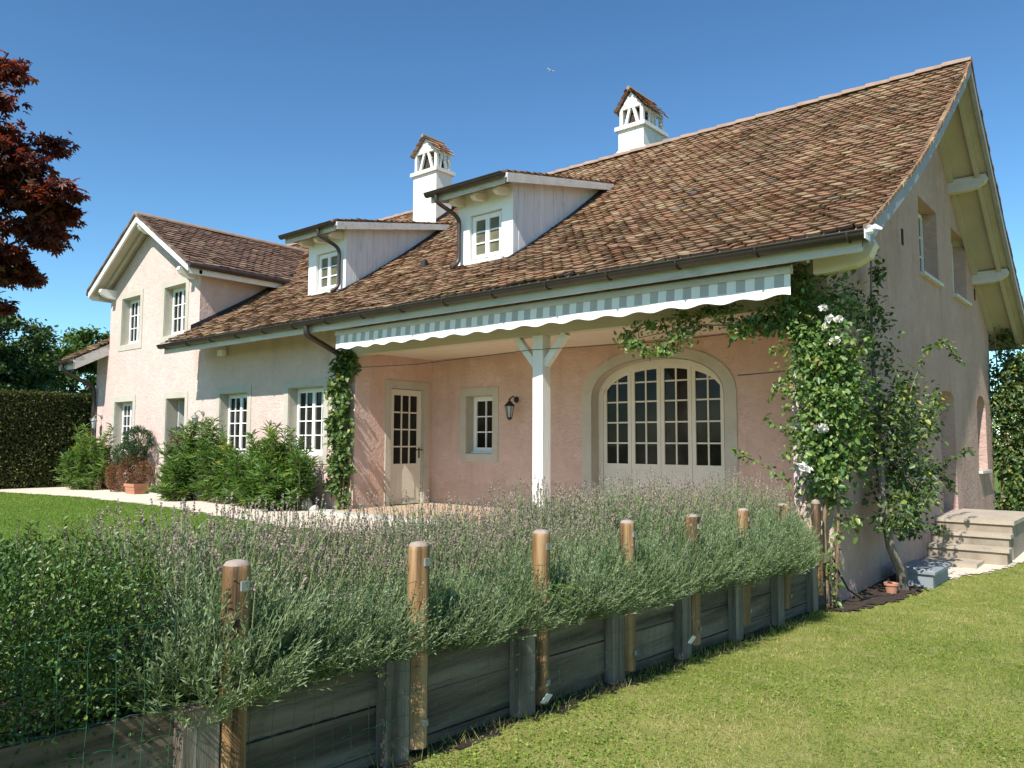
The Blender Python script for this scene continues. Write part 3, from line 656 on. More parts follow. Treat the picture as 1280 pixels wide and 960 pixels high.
mb = MB(); mb.box(XL, -18.38, -.845, -.805, 3.03, 3.22); mb.box(-18.40, -18.36, -.80, .0, 3.03, 3.30, fn=lambda x, y, z: (x, y, z+.53*(y+.8))); obj('fascia', mb, 'fascia', RF)
gutter(H, -13.58, XR+.02, -.93, 3.235); gutter(H, XL, -18.36, -.93, 3.235)
mb = MB(); mb.box(XR+.02, XR+.03, -1.01, -.845, 3.15, 3.24); mb.lathe([(.02, 0), (.045, .02), (.03, .05), (.05, .075), (.01, .09)], (XR+.05, -.92, 3.20), 10); mb.tube([(XR+.04, -.93, 3.24), (XR+.10, -.94, 3.26), (XR+.16, -.93, 3.23)], [.02, .03, .012], 8); obj('gutter_finial', mb, 'plasticwhite', H, smooth=True)
def pipe(parent, pts, r=.05):
    # smooth the corners
    P0 = [Vector(p) for p in pts]; out = [P0[0]]
    for a, b, c in zip(P0[:-2], P0[1:-1], P0[2:]):
        l = min(.12, (b-a).length*.45, (c-b).length*.45); p, q = b+(a-b).normalized()*l, b+(c-b).normalized()*l
        for t in (0, .25, .5, .75, 1): out.append(p*(1-t)**2+b*2*t*(1-t)+q*t*t)
    out.append(P0[-1]); mb = MB(); mb.tube(out, r, 10); return obj('downpipe', mb, 'gutter', parent, smooth=True)
pipe(H, [(-8.34, -.93, 3.17), (-8.34, -.93, 3.02), (-8.42, -.08, 2.72), (-8.42, -.08, .0)])
pipe(H, [(-18.85, -.93, 3.17), (-18.85, -.93, 3.02), (-18.97, -.08, 2.62), (-18.97, -.08, .0)])

# cross gable roof
RIDGE_END = 4.35
def csurf(side):
    L = math.hypot(2.6, 2.6*.596); S = np.array([-side*2.6/L, 0, 2.6*.596/L]); N = np.array([side*S[2], 0, abs(S[0])])
    def s(u, t): p = np.array([XGC+side*2.6, u, 5.10])+S*t; return p, S, N, (0, 1, 0)
    return s, L
mb = MB()
for side in (1, -1):
    s, L = csurf(side)
    def sk(u, t): 
        z = 5.10+t/L*2.6*.596
        return zr(u) > z+.10
    tiles(mb, s, -.47, RIDGE_END, .0, L, tw=.2, ex=.165, skip=sk)
CR = obj('cross_gable_roof', mb, 'tile_dark', H, rnd=True, fix=False)
mb = MB()
for side in (1, -1):
    x0, x1 = XGC+side*2.56, XGC
    mb.add([(x, y, z) for y in (-.42, RIDGE_END) for x, z in ((x0, cz(x0)-.015), (x1, cz(x1)-.015), (x1, cz(x1)-.10), (x0, cz(x0)-.10))], [(0, 1, 2, 3), (7, 6, 5, 4), (0, 4, 5, 1), (3, 2, 6, 7), (0, 3, 7, 4)])
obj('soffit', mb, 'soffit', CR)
for side in (1, -1):
    mb = MB(); x0 = XGC+side*2.62
    mb.add([(x, y, z) for y in (-.455, -.41) for x, z in ((x0, cz(x0)+.0), (XGC, cz(XGC)+.0), (XGC, cz(XGC)-.165), (x0, cz(x0)-.165))], [(0, 1, 2, 3), (7, 6, 5, 4), (0, 4, 5, 1), (3, 2, 6, 7), (0, 3, 7, 4)]); obj('barge_board', mb, 'white', CR)
    mb = MB()
    for u in np.linspace(0, 1, 19)[:-1]:
        xa, xb = x0+(XGC-x0)*u, x0+(XGC-x0)*(u+1/18.5); j_ = RNG.uniform(0, .012); mb.rn = float(RNG.random())
        mb.add([(x, y, z) for y in (-.49-j_, -.40) for x, z in ((xa, cz(xa)+.055), (xb, cz(xb)+.05), (xb, cz(xb)+.003), (xa, cz(xa)+.003))], [(0, 1, 2, 3), (7, 6, 5, 4), (0, 4, 5, 1), (3, 2, 6, 7), (0, 3, 7, 4), (1, 5, 6, 2)])
    obj('verge_tiles', mb, 'tile_dark', CR, rnd=True)
    mb = MB(); mb.add([(x, y, z) for y in (-.19, -.12) for x, z in ((x0, cz(x0)-.10), (XGC, cz(XGC)-.10), (XGC, cz(XGC)-.19), (x0, cz(x0)-.19))], [(0, 1, 2, 3), (7, 6, 5, 4), (0, 4, 5, 1), (3, 2, 6, 7), (0, 3, 7, 4), (1, 5, 6, 2)]); obj('verge_rafter', mb, 'soffit', CR)
    mb = MB(); ya, yb = -.405, 2.3
    mb.box(min(x0, x0-side*.04), max(x0, x0-side*.04), ya, yb, 4.88, 5.06); obj('fascia', mb, 'white', CR)
    mb = MB(); xg = x0+side*.06
    mb.tube([(xg, -.46, 5.05), (xg, 2.4, 5.05)], .062, 10); obj('gutter', mb, 'gutter', CR, smooth=True)
    mb = MB(); xp = XGC+side*2.05
    mb.prism([(.0, 5.11), (-.38, 5.11), (-.40, 5.04), (-.34, 4.96), (-.22, 4.90), (.0, 4.88)], xp-.07, xp+.07, lambda a, b, d: (d, a, b)); obj('purlin_end', mb, 'white', CR)
mb = MB(); mb.prism([(.0, 6.48), (-.38, 6.48), (-.40, 6.40), (-.34, 6.32), (-.2, 6.26), (.0, 6.24)], XGC-.08, XGC+.08, lambda a, b, d: (d, a, b)); obj('purlin_end', mb, 'white', CR)
y = -.47
while y < RIDGE_END:
    mb = MB(); pr = [(XGC+.1*1.15*math.cos(math.pi*j/8), yy, cz(XGC)-.01+r*math.sin(math.pi*j/8)) for yy, r in ((y-.02, .09), (min(y+.4, RIDGE_END+.1), .10)) for j in range(9)]
    mb.add(pr, [(j, j+1, 10+j, 9+j) for j in range(8)]+[tuple(range(9)), tuple(range(9, 18))]); obj('ridge_tile', mb, 'ridge', CR, smooth=True); y += .385
mb = MB(); xf = XG1+.004
for a, b in zip(np.linspace(-.2, 2.4, 12)[:-1], np.linspace(-.2, 2.4, 12)[1:]): mb.add([(x, y, z) for x in (xf, xf+.02) for y, z in ((a, zr(a)+.02), (b, zr(b)+.02), (b, zr(b)+.14), (a, zr(a)+.14))], [(0, 1, 2, 3), (7, 6, 5, 4), (0, 4, 5, 1), (3, 2, 6, 7), (0, 3, 7, 4), (1, 5, 6, 2)])
obj('flashing', mb, 'lead', CR)

# dormers
def dormer(x1, pipe_side, warm):
    x0 = x1-1.22; yf = .70; ze, zb = 5.36, 6.02; rf = lambda y: 5.40+.197*(y-.32)
    f = MB()
    wx0, wx1, wz0, wz1 = x0+.26, x1-.24, 4.22, 5.02
    P_ = fr(yf)
    for a, b, c, d in ((x0, wx0, zr(yf)-.1, 5.40), (wx1, x1, zr(yf)-.1, 5.40), (wx0, wx1, zr(yf)-.1, wz0), (wx0, wx1, wz1, 5.40)): f.box(a, b, yf, yf+.14, c, d)
    Dm = obj('dormer', f, 'white', H)
    for xs, dirn in ((x1, 1), (x0, -1)):
        cs = MB()   # plank cheek
        yy = list(np.arange(yf+.005, 3.5, .135))
        for a in yy:
            b = min(a+.131, 3.45); j = RNG.uniform(-.004, .004)
            za, zb_ = zr(a)-.08, zr(b)-.08; ta, tb = rf(a)-.03, rf(b)-.03
            if ta < za+.05: break
            xa, xb = xs-.03*dirn, xs+(.006+j)*dirn
            cs.add([(x, y, z) for x in (xa, xb) for y, z in ((a, za), (b, zb_), (b, tb), (a, ta))], [(0, 1, 2, 3), (7, 6, 5, 4), (0, 4, 5, 1), (3, 2, 6, 7), (0, 3, 7, 4), (1, 5, 6, 2)])
        obj('plank_cheek', cs, 'plank', Dm)
    W = window(P_, wx0, wx1, wz0, wz1, band=0, rows=3, gl=warm, cols=1, sill=False, depth=.115, parent=Dm)
    mb = MB(); mb.box(wx0-.05, wx1+.05, yf-.07, yf-.003, wz0-.055, wz0-.002); mb.box(x0, x1, yf-.02, yf-.003, wz0-.14, wz0-.057); obj('sill', mb, 'white', Dm)
    r0, r1 = x0-.26, x1+.19
    mb = MB(); L = math.hypot(3.2, 3.2*.197); S = np.array([0, 3.2/L, 3.2*.197/L]); N = np.array([0, -S[2], S[1]])
    tiles(mb, lambda u, t: (np.array([u, .32, 5.42])+S*t, S, N, (1, 0, 0)), r0, r1, 0, L+.05, tw=.17, ex=.165, skip=lambda u, t: zr(.32+t*S[1]) > 5.42+t*S[2]+.12)
    obj('dormer_roof', mb, 'tile_red', Dm, rnd=True, fix=False)
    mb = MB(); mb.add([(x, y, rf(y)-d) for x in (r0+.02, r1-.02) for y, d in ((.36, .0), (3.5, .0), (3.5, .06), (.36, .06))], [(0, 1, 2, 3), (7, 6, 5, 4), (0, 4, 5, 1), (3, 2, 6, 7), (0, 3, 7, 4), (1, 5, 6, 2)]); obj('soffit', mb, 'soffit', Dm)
    for xx in (r1, r0):
        mb = MB(); mb.add([(x, y, rf(y)+.02-d) for x in (xx-.03, xx+.012) for y, d in ((.33, .0), (3.38, .0), (3.38, .12), (.33, .15))], [(0, 1, 2, 3), (7, 6, 5, 4), (0, 4, 5, 1), (3, 2, 6, 7), (0, 3, 7, 4), (1, 5, 6, 2)]); obj('verge_board', mb, 'fascia', Dm)
    mb = MB(); mb.box(r0, r1-.04, .30, .335, 5.25, 5.385); obj('fascia', mb, 'fascia', Dm)
    mb = MB(); n = 8; r = .066
    prof = [(math.cos(math.pi+math.pi*j/n), math.sin(math.pi+math.pi*j/n)) for j in range(n+1)]
    mb.add([(x, .225+r*a, 5.39+r*b) for x in (r0-.04, r1+.01) for a, b in prof], [(j, j+1, n+2+j, n+1+j) for j in range(n)]+[tuple(range(n+1)), tuple(range(n+1, 2*n+2))]); mb.tube([(r0-.04, .16, 5.39), (r1+.01, .16, 5.39)], .011, 6)
    obj('gutter', mb, 'gutter', Dm, smooth=True, fix=False)
    for xx in (x0+.12, (x0+x1)/2, x1-.12):
        mb = MB(); mb.prism([(yf, 5.33), (.40, 5.27), (.39, 5.21), (.46, 5.17), (yf, 5.20)], xx-.045, xx+.045, lambda a, b, d: (d, a, b)); obj('rafter', mb, 'cream', Dm)
    xp = x0+.10 if pipe_side < 0 else x1-.10
    p = pipe(Dm, [(xp-.16, .225, 5.34), (xp-.16, .225, 5.22), (xp, .62, 5.0), (xp, .62, 4.24), (xp-.05, .48, 4.12)], .036)
    mb = MB()
    for a, b in zip(np.linspace(.5, 3.3, 15)[:-1], np.linspace(.5, 3.3, 15)[1:]): mb.add([(x, y, z) for x in (x1+.012, x1+.06) for y, z in ((a, zr(a)+.0), (b, zr(b)+.0), (b, zr(b)+.075), (a, zr(a)+.075))], [(0, 1, 2, 3), (7, 6, 5, 4), (0, 4, 5, 1), (3, 2, 6, 7), (0, 3, 7, 4), (1, 5, 6, 2)])
    obj('flashing', mb, 'lead', Dm)
dormer(-5.13, -1, 'glass_warm'); dormer(-9.42, 1, 'glass_warm')

# chimneys
def chimney(x0, x1, y0, y1, zb, zl, zt, za, flare):
    cx = (x0+x1)/2; mb = MB(); mb.box(x0, x1, y0, y1, zb, zl)
    if flare: mb.add([(a, b, c) for c, e in ((zb, .07), (zb+flare, .07), (zb+flare+.10, .004)) for a, b in ((x0-e, y0-e), (x1+e, y0-e), (x1+e, y1+e), (x0-e, y1+e))], [(i*4+j, i*4+(j+1) % 4, i*4+4+(j+1) % 4, i*4+4+j) for i in (0, 1) for j in range(4)])
    Ch = obj('chimney', mb, 'render_white', H)
    mb = MB(); e = .06; mb.box(x0-e, x1+e, y0-e, y1+e, zl+.001, zl+.085); obj('ledge', mb, 'render_white', Ch)
    zl2 = zl+.087; i = .02; t = .075
    mb = MB(); a0, a1, b0, b1 = x0+i, x1-i, y0+i, y1-i
    for a, b in ((a0, b0), (a1-t, b0), (a0, b1-t), (a1-t, b1-t)): mb.box(a, a+t, b, b+t, zl2, zt)
    for b in (b0, b1-t):   # gable triangles with two slanting struts
        mb.prism([(a0, zt), (a1, zt), (cx, za-.05)], b, b+t, lambda u, z, d: (u, d, z))
        ww = a1-a0-2*t
        for k in (-1, 1): mb.beam((cx+k*(ww*.36), b+t/2, zl2), (cx+k*ww*.10, b+t/2, zt+.02), t*.8, t*.75, (0, 1, 0))
    for a in (a0, a1-t):
        mb.box(a, a+t, b0+t, b1-t, zt-.06, zt)
        ll = b1-b0-2*t; cy = (b0+b1)/2
        if ll < .6:
            for k in (-1, 1): mb.beam((a+t/2, cy+k*ll*.36, zl2), (a+t/2, cy+k*ll*.10, zt-.04), t*.8, t*.75, (1, 0, 0))
        else:
            for k in (-.45, 0.1, .62): mb.beam((a+t/2, cy+k*ll*.36, zl2), (a+t/2, cy+k*ll*.30, zt-.04), t*.6, t*.6, (1, 0, 0))
    obj('cap', mb, 'render_white', Ch)
    mb = MB(); mb.box(x0+.14, x1-.14, y0+.12, y1-.12, zl2, zt-.12); obj('flue', mb, 'brick', Ch)
    mb = MB(); hw = (x1-x0)/2+.05; zE = zt-.05; Lc = math.hypot(hw, za-zE)
    for sd in (1, -1):
        S = np.array([-sd*hw/Lc, 0, (za-zE)/Lc]); N = np.array([sd*S[2], 0, abs(S[0])])
        tiles(mb, lambda u, t, sd=sd, S=S, N=N: (np.array([cx+sd*hw, u, zE])+S*t, S, N, (0, 1, 0)), y0-.09, y1+.09, 0, Lc, tw=.17, ex=.15, under=.04, lift=.03, butt=.025)
    obj('cap_roof', mb, 'tile_red', Ch, rnd=True, fix=False)
    mb = MB(); mb.tube([(cx, y0-.10, za-.0), (cx, y1+.10, za-.0)], .045, 8); obj('ridge_tile', mb, 'ridge', Ch, smooth=True)
    if flare == 0.0:
        mb = MB(); mb.box(x0-.01, x1+.01, y0-.012, y0-.002, zr(y0)-.15, zr(y0)+.17); obj('flashing', mb, 'fascia', Ch)
        mb = MB(); mb.prism([(y0, zr(y0)-.05), (y1, zr(y1)-.05), (y1, zr(y1)+.12), (y0, zr(y0)+.12)], x1+.002, x1+.016, lambda a, b, d: (d, a, b)); obj('flashing', mb, 'lead', Ch)
chimney(-10.95, -10.16, 3.86, 4.38, 6.1, 7.60, 8.13, 8.52, 0.0)
chimney(-6.02, -5.40, 5.28, 6.18, 6.6, 7.90, 8.36, 8.76, .78)

# porch timbers
mb = MB(); mb.box(-4.08, -3.90, -.10, .08, .04, 2.72); PP = obj('porch_post', mb, 'post_white', H)
for sg in (-1, 1):
    mb = MB(); mb.beam((-3.99+sg*.08, -.01, 2.30), (-3.99+sg*.44, -.01, 2.72), .10, .10, (0, 1, 0)); obj('brace', mb, 'post_white', PP)
mb = MB(); mb.box(-8.17, -.42, -.09, .07, 2.722, 2.90); obj('porch_beam', mb, 'beam', H)
mb = MB(); mb.box(-8.17, -.42, .0, .05, 2.905, 3.62); obj('porch_frieze', mb, 'soffit', H)
mb = MB()
for a in np.arange(.075, D-.02, .15): mb.box(-8.168, -.34, a, min(a+.146, D-.004), 2.80, 2.83)
obj('porch_ceiling', mb, 'ceil', H)
mb = MB(); mb.tube([(-8.17, .03, 2.52), (-6.5, -.05, 2.47), (-4.1, -.10, 2.52), (-2, -.10, 2.47), (-.42, -.02, 2.52)], .005, 5); mb.tube([(-1.05, -.02, 2.0), (-.42, -.02, 2.02)], .008, 5)
tag(obj('climbing_wire', mb, 'metal', org=(-4, 0, 2.5)), 'thin dark wire strung across the porch opening past the white post', 'wire')
# roof fittings
mb = MB(); mb.box(-7.78, -7.66, 1.16, 1.24, zr(1.2), zr(1.2)+.14); obj('snow_guard', mb, 'lead', H)
mb = MB(); mb.box(-12.62, -12.42, -.16, -.06, 3.02, 3.14); mb.tube([(-12.52, -.02, 3.2), (-12.52, -.1, 3.1)], .02, 6); tag(obj('floodlight', mb, 'plasticwhite', org=(-12.5, -.1, 3.1)), 'small white floodlight tucked under the eaves', 'floodlight')

# ------------------------------------------------------------------ awning
AX, AYF = (-7.86, -.16), -.66
A = thing('awning', 'grey and white striped awning with scalloped valance under the eaves', 'awning', (-7.86, -.66, 2.745))
mb = MB(); n = 400; xs = np.linspace(AX[0], AX[1], n); V = []
for x in xs:
    sc = .017*math.sin((x-AX[0])*2*math.pi/.44); bl = .012*math.sin(x*5.1)
    V += [(x, AYF, 3.0), (x, AYF-.012, 2.88), (x, AYF-.004+bl, 2.755+sc-.0)]
mb.add(V, [(i*3+j, i*3+3+j, i*3+4+j, i*3+1+j) for i in range(n-1) for j in (0, 1)]); obj('valance', mb, 'awning', A, smooth=True, fix=False)
mb = MB(); mb.prism([(AYF-.03, 2.985), (AYF+.04, 2.985), (AYF+.05, 3.04), (AYF+.02, 3.085), (AYF-.025, 3.06)], AX[0]-.01, AX[1]+.01, lambda a, b, d: (d, a, b)); obj('front_bar', mb, 'fascia', A)
mb = MB(); mb.add([(AX[0]+.02, AYF+.04, 3.05), (AX[1]-.02, AYF+.04, 3.05), (AX[1]-.02, -.16, 3.23), (AX[0]+.02, -.16, 3.23)], [(0, 1, 2, 3)]); obj('fabric', mb, 'awning', A, fix=False)
mb = MB(); mb.tube([(AX[0], -.13, 3.23), (AX[1], -.13, 3.23)], .055, 12); obj('roller', mb, 'awning', A, smooth=True)
for x in (-6.9, -4.6, -3.4, -1.1):
    mb = MB(); mb.beam((x, -.10, 3.08), (x+.5, -.38, 3.05), .04, .05); mb.beam((x+.5, -.38, 3.05), (x+.05, AYF+.05, 3.02), .04, .05); obj('folding_arm', mb, 'metal', A)

# ------------------------------------------------------------------ wall lanterns
def lamp(x, y, z, label, m, scale=1.0):
    T = thing('wall_lamp', label, 'wall lamp', (x, y, z)); k = scale
    mb = MB(); mb.lathe([(.045*k, 0), (.05*k, .01), (.03*k, .02)], (0, 0, 0), 12); mb.v = [(x+a, y-c, z+.12*k+b) for a, b, c in mb.v]
    mb.tube([(x, y-.02, z+.12*k), (x, y-.09*k, z+.17*k), (x, y-.16*k, z+.13*k), (x, y-.17*k, z+.09*k)], .010*k, 6); obj('bracket', mb, m, T, smooth=True)
    c = (x, y-.17*k, z)
    mb = MB(); mb.lathe([(.035*k, -.16*k), (.065*k, .02*k)], c, 6); g = obj('lantern', mb, 'lampglass', T)
    mb = MB()
    for j in range(6):
        t = 2*math.pi*(j+.5)/6; mb.tube([(c[0]+.037*k*math.cos(t), c[1]+.037*k*math.sin(t), c[2]-.16*k), (c[0]+.067*k*math.cos(t), c[1]+.067*k*math.sin(t), c[2]+.02*k)], .006*k, 5)
    mb.lathe([(.012*k, -.20*k), (.02*k, -.19*k), (.042*k, -.17*k), (.042*k, -.155*k)], c, 8); mb.lathe([(.085*k, .015*k), (.08*k, .03*k), (.03*k, .085*k), (.012*k, .1*k), (.018*k, .115*k), (.004*k, .13*k)], c, 8); obj('frame', mb, m, g)
lamp(-18.62, -.014, 1.72, 'greenish wall lantern left of the house, beside the corner downpipe', 'verdigris', 1.05)
lamp(-13.40, -.014, 1.70, 'greenish wall lantern between the open front door and the oleander', 'verdigris', 1.05)
lamp(-6.02, D-.014, 1.82, 'black wall lantern inside the porch right of the small window', 'metal', 1.15)

# ------------------------------------------------------------------ steps at the gable door
T = thing('garden_steps', 'weathered concrete steps rising to the door in the gable wall', 'steps', (.5, 5, -.5))
mb = MB(); mb.box(.004, 1.0, 4.64, 6.7, -.6, .03); mb.mi = 1; mb.box(.004, 1.03, 4.61, 6.72, .033, .09); obj('landing', mb, ['riser', 'concrete'], T)
for i, (yf, zt) in enumerate(((4.34, -.085), (4.06, -.255))):
    mb = MB(); mb.box(.004, .99+.012*i, yf+.03, 4.635-.28*i, -.6, zt-.055); mb.mi = 1; mb.box(.004, 1.02+.012*i, yf, 4.606-.0*i+.03-.28*i+.0, zt-.052, zt); obj('step', mb, ['riser', 'concrete'], T)
mb = MB(); mb.box(.02, .72, 3.55, 4.095, -.6, float(zlow(.3, 3.8))+.06); obj('base_slab', mb, 'concrete', T)
# concrete/plastic cover, pot, hose, tags, stones
T = thing('meter_box', 'low grey access cover box on the gravel beside the garden steps', 'cover box', (.38, 2.05, -.5))
mb = MB(); z0 = float(zlow(.4, 2)); mb.box(.2, .60, 1.6, 2.4, z0-.02, z0+.16); obj('box', mb, 'greybox', T)
mb = MB(); mb.add([(.17+e, 1.57+f, z0+.162+h) for h, e0 in ((0, 0), (.03, .0), (.055, .05)) for e, f in ((e0, e0), (.46-e0, e0), (.46-e0, .86-e0), (e0, .86-e0))], [(i*4+j, i*4+(j+1) % 4, i*4+4+(j+1) % 4, i*4+4+j) for i in (0, 1) for j in range(4)]+[(8, 9, 10, 11), (3, 2, 1, 0)])
obj('lid', mb, 'greybox', T)
mb = MB(); zz = float(zlow(.3, 1)); mb.lathe([(.055, 0), (.07, .10), (.08, .10), (.08, .125), (.068, .125), (.055, .11)], (.30, .98, zz), 14)
tag(obj('flower_pot', mb, 'terracotta', org=(.3, .98, zz), smooth=True), 'small terracotta pot on dark soil beside the pear trunk', 'pot')
mb = MB(); pts = [(.02, -.12, .0), (.06, -.05, -.18), (.10, .1, -.36), (.16, .35, -.49), (.22, .7, -.5), (.36, .8, -.5), (.30, 1.2, -.495), (.15, 1.5, -.49)]
mb.tube([tuple(np.array(a)*(1-t)+np.array(b)*t) for a, b in zip(pts[:-1], pts[1:]) for t in (0, .5)], .011, 7); tag(obj('hose', mb, 'hose', org=(.1, .3, -.4), smooth=True), 'thin black hose curving down from the house corner onto soil', 'hose')
for yy, lab in ((-5.22, 'white tag hanging low on the fence post nearer the camera'), (-3.50, 'white tag at the foot of the fence post farther along')):
    mb = MB(); z = -.235; mb.prism([(yy-.04, z+.005), (yy+.03, z-.02), (yy+.055, z+.03), (yy-.01, z+.055)], .10, .104, lambda a, b, d: (d+(b-z)*.5, a, b)); tag(obj('tag', mb, 'plasticwhite', org=(.1, yy, z)), lab, 'tag')
def rock(name, c, r, label, seed):
    rg_ = np.random.default_rng(seed); mb = MB(); prof = []
    mb.lathe([(r*math.sin(math.pi*i/8)*(1 if 0 < i < 8 else .02), r*.7*(1-math.cos(math.pi*i/8))) for i in range(9)], (0, 0, 0), 12)
    mb.v = [(c[0]+v[0]*(1+.15*math.sin(v[1]*30+seed)), c[1]+v[1], c[2]+v[2]*(1+.2*math.sin(v[0]*25))-.03) for v in mb.v]
    tag(obj(name, mb, 'stone', org=c, smooth=True), label, 'stone')
rock('garden_stone', (-9.0, -.42, 0), .15, 'larger pale stone at the foot of the porch vine', 1)
rock('garden_stone', (-8.66, -.46, 0), .09, 'smaller pale stone right of the bigger one under the vine', 2)
T = thing('planter', 'terracotta trough planter beside the half brown conifers at the front door', 'planter', (-15.55, -.55, 0))
mb = MB(); zt = .30
def trough(x0, x1, y0, y1, z0, z1, e):
    mb.add([(a, b, c) for c, k in ((z0, 0), (z1, e)) for a, b in ((x0-k, y0-k), (x1+k, y0-k), (x1+k, y1+k), (x0-k, y1+k))], [(0, 1, 5, 4), (1, 2, 6, 5), (2, 3, 7, 6), (3, 0, 4, 7), (3, 2, 1, 0), (4, 5, 6, 7)])
trough(-15.62, -15.20, -.62, -.36, .0, .17, .025); trough(-15.66, -15.16, -.66, -.32, .172, .235, .008); trough(-15.635, -15.185, -.635, -.345, .09, .105, .006); obj('trough', mb, 'terracotta', T)
mb = MB(); mb.box(-15.63, -15.19, -.63, -.35, .237, .245); obj('soil', mb, 'soil', T)

# ------------------------------------------------------------------ retaining wall and fence
zb = lambda y: -.02+.037*(-y-.3)                  # top of the boards
T = thing('retaining_wall', 'low retaining wall of dark weathered boards holding the lavender bed', 'retaining wall', (-.05, -5, 0))
PY_ = [-.40-.959*i for i in range(11)]
for i in range(10):
    a, b = PY_[i], PY_[i+1]
    for k in range(4):
        j = RNG.uniform(-.004, .004); o_ = RNG.uniform(-.005, .005); mb = MB(); zt0, zt1 = zb(a)-k*.205+j, zb(b)-k*.205+j
        xa_, xb_ = -.105+.019*i+o_, -.105+.019*(i+1)+o_
        mb.add([(x+e_, y, z) for e_ in (-.045, 0) for x, y, z in ((xa_, a-.006, zt0), (xb_, b+.006, zt1), (xb_, b+.006, zt1-.199), (xa_, a-.006, zt0-.199))], [(0, 1, 2, 3), (7, 6, 5, 4), (0, 4, 5, 1), (3, 2, 6, 7), (0, 3, 7, 4), (1, 5, 6, 2)])
        obj('board', mb, 'board', T)
for i, y in enumerate(PY_[:10]):
    y = y-.13+.0; mb = MB(); j = RNG.uniform(-.02, .02)
    xu = -.105+.019*i; mb.box(xu+.006, xu+.075, y-.07, y+.07, -.8, zb(y)+.01+j); obj('upright', mb, 'upright', T)
FN = thing('wire_fence', 'round topped brown wooden posts carrying green wire mesh along the lavender', 'fence', (.05, -5, 0))
for i, y in enumerate(PY_[:10]):
    zt = .605+.019*i+RNG.uniform(-.006, .006); zbt = max(float(zlow(.1, y))+.05, -.36+.02*i); r = .052; mb = MB(); x = -.045+.019*i; tl = RNG.uniform(-.012, .012)
    n = 16; prof = [(r, zbt)]+[(r, zbt+(zt-.03-zbt)*k/6) for k in range(1, 7)]+[(r*.95, zt-.010), (r*.74, zt+.004), (r*.3, zt+.009), (.002, zt+.010)]
    if i == 0: prof = [(r*.9, zbt), (r*.9, zt-.03), (r*.7, zt), (.002, zt+.015)]
    mb.lathe(prof, (x, y, 0), n)
    for q, f in enumerate(mb.f):
        z_ = np.mean([mb.v[k][2] for k in f])
        mb.m[q] = 1 if z_ > zt-.016 and len(f) == 4 or (len(f) > 4 and z_ > 0.3) else 0
    ph = RNG.random()*6; mb.v = [(x+(a-x)*(1+.05*math.sin(5*math.atan2(b-y, a-x)+ph))+tl*(c-zbt), b, c) for a, b, c in mb.v]
    p = obj('post', mb, ['post', 'postcap'], FN, smooth=True)
    mb = MB(); mb.box(x+r+.001, x+r+.012, y-.016, y+.016, zt-.10, zt-.065); obj('wire_clip', mb, 'verdigris', p); mb = MB(); mb.box(x+r+.001, x+r+.012, y-.014, y+.014, zbt+.10, zbt+.13); obj('wire_clip', mb, 'verdigris', p)
mb = MB(); xw = .108
ph = RNG.random(20)*6
rowsz = [-.26, -.16, -.06, .04, .14, .24, .34, .43]
for k, z0 in enumerate(rowsz):
    pts = [(xw+.008*math.sin(y*3+ph[k]), y, z0+.02*(-y-.3)+.010*math.sin(y*2.3+ph[k])+.0045*(-1)**int(round(y/.05))) for y in np.arange(-9.9, -.32, .05)]
    mb.tube(pts, .0014, 4, False)
for y in np.arange(-9.9, -.32, .098):
    j = .01*math.sin(y*7); mb.tube([(xw+.008*math.sin(y*3+ph[min(k, 7)])+.002, y+j+.004*math.sin(z0*17+y), z0+.02*(-y-.3)) for k, z0 in enumerate(rowsz)], .0013, 4, False)
obj('wire_mesh', mb, 'wire', FN, fix=False)

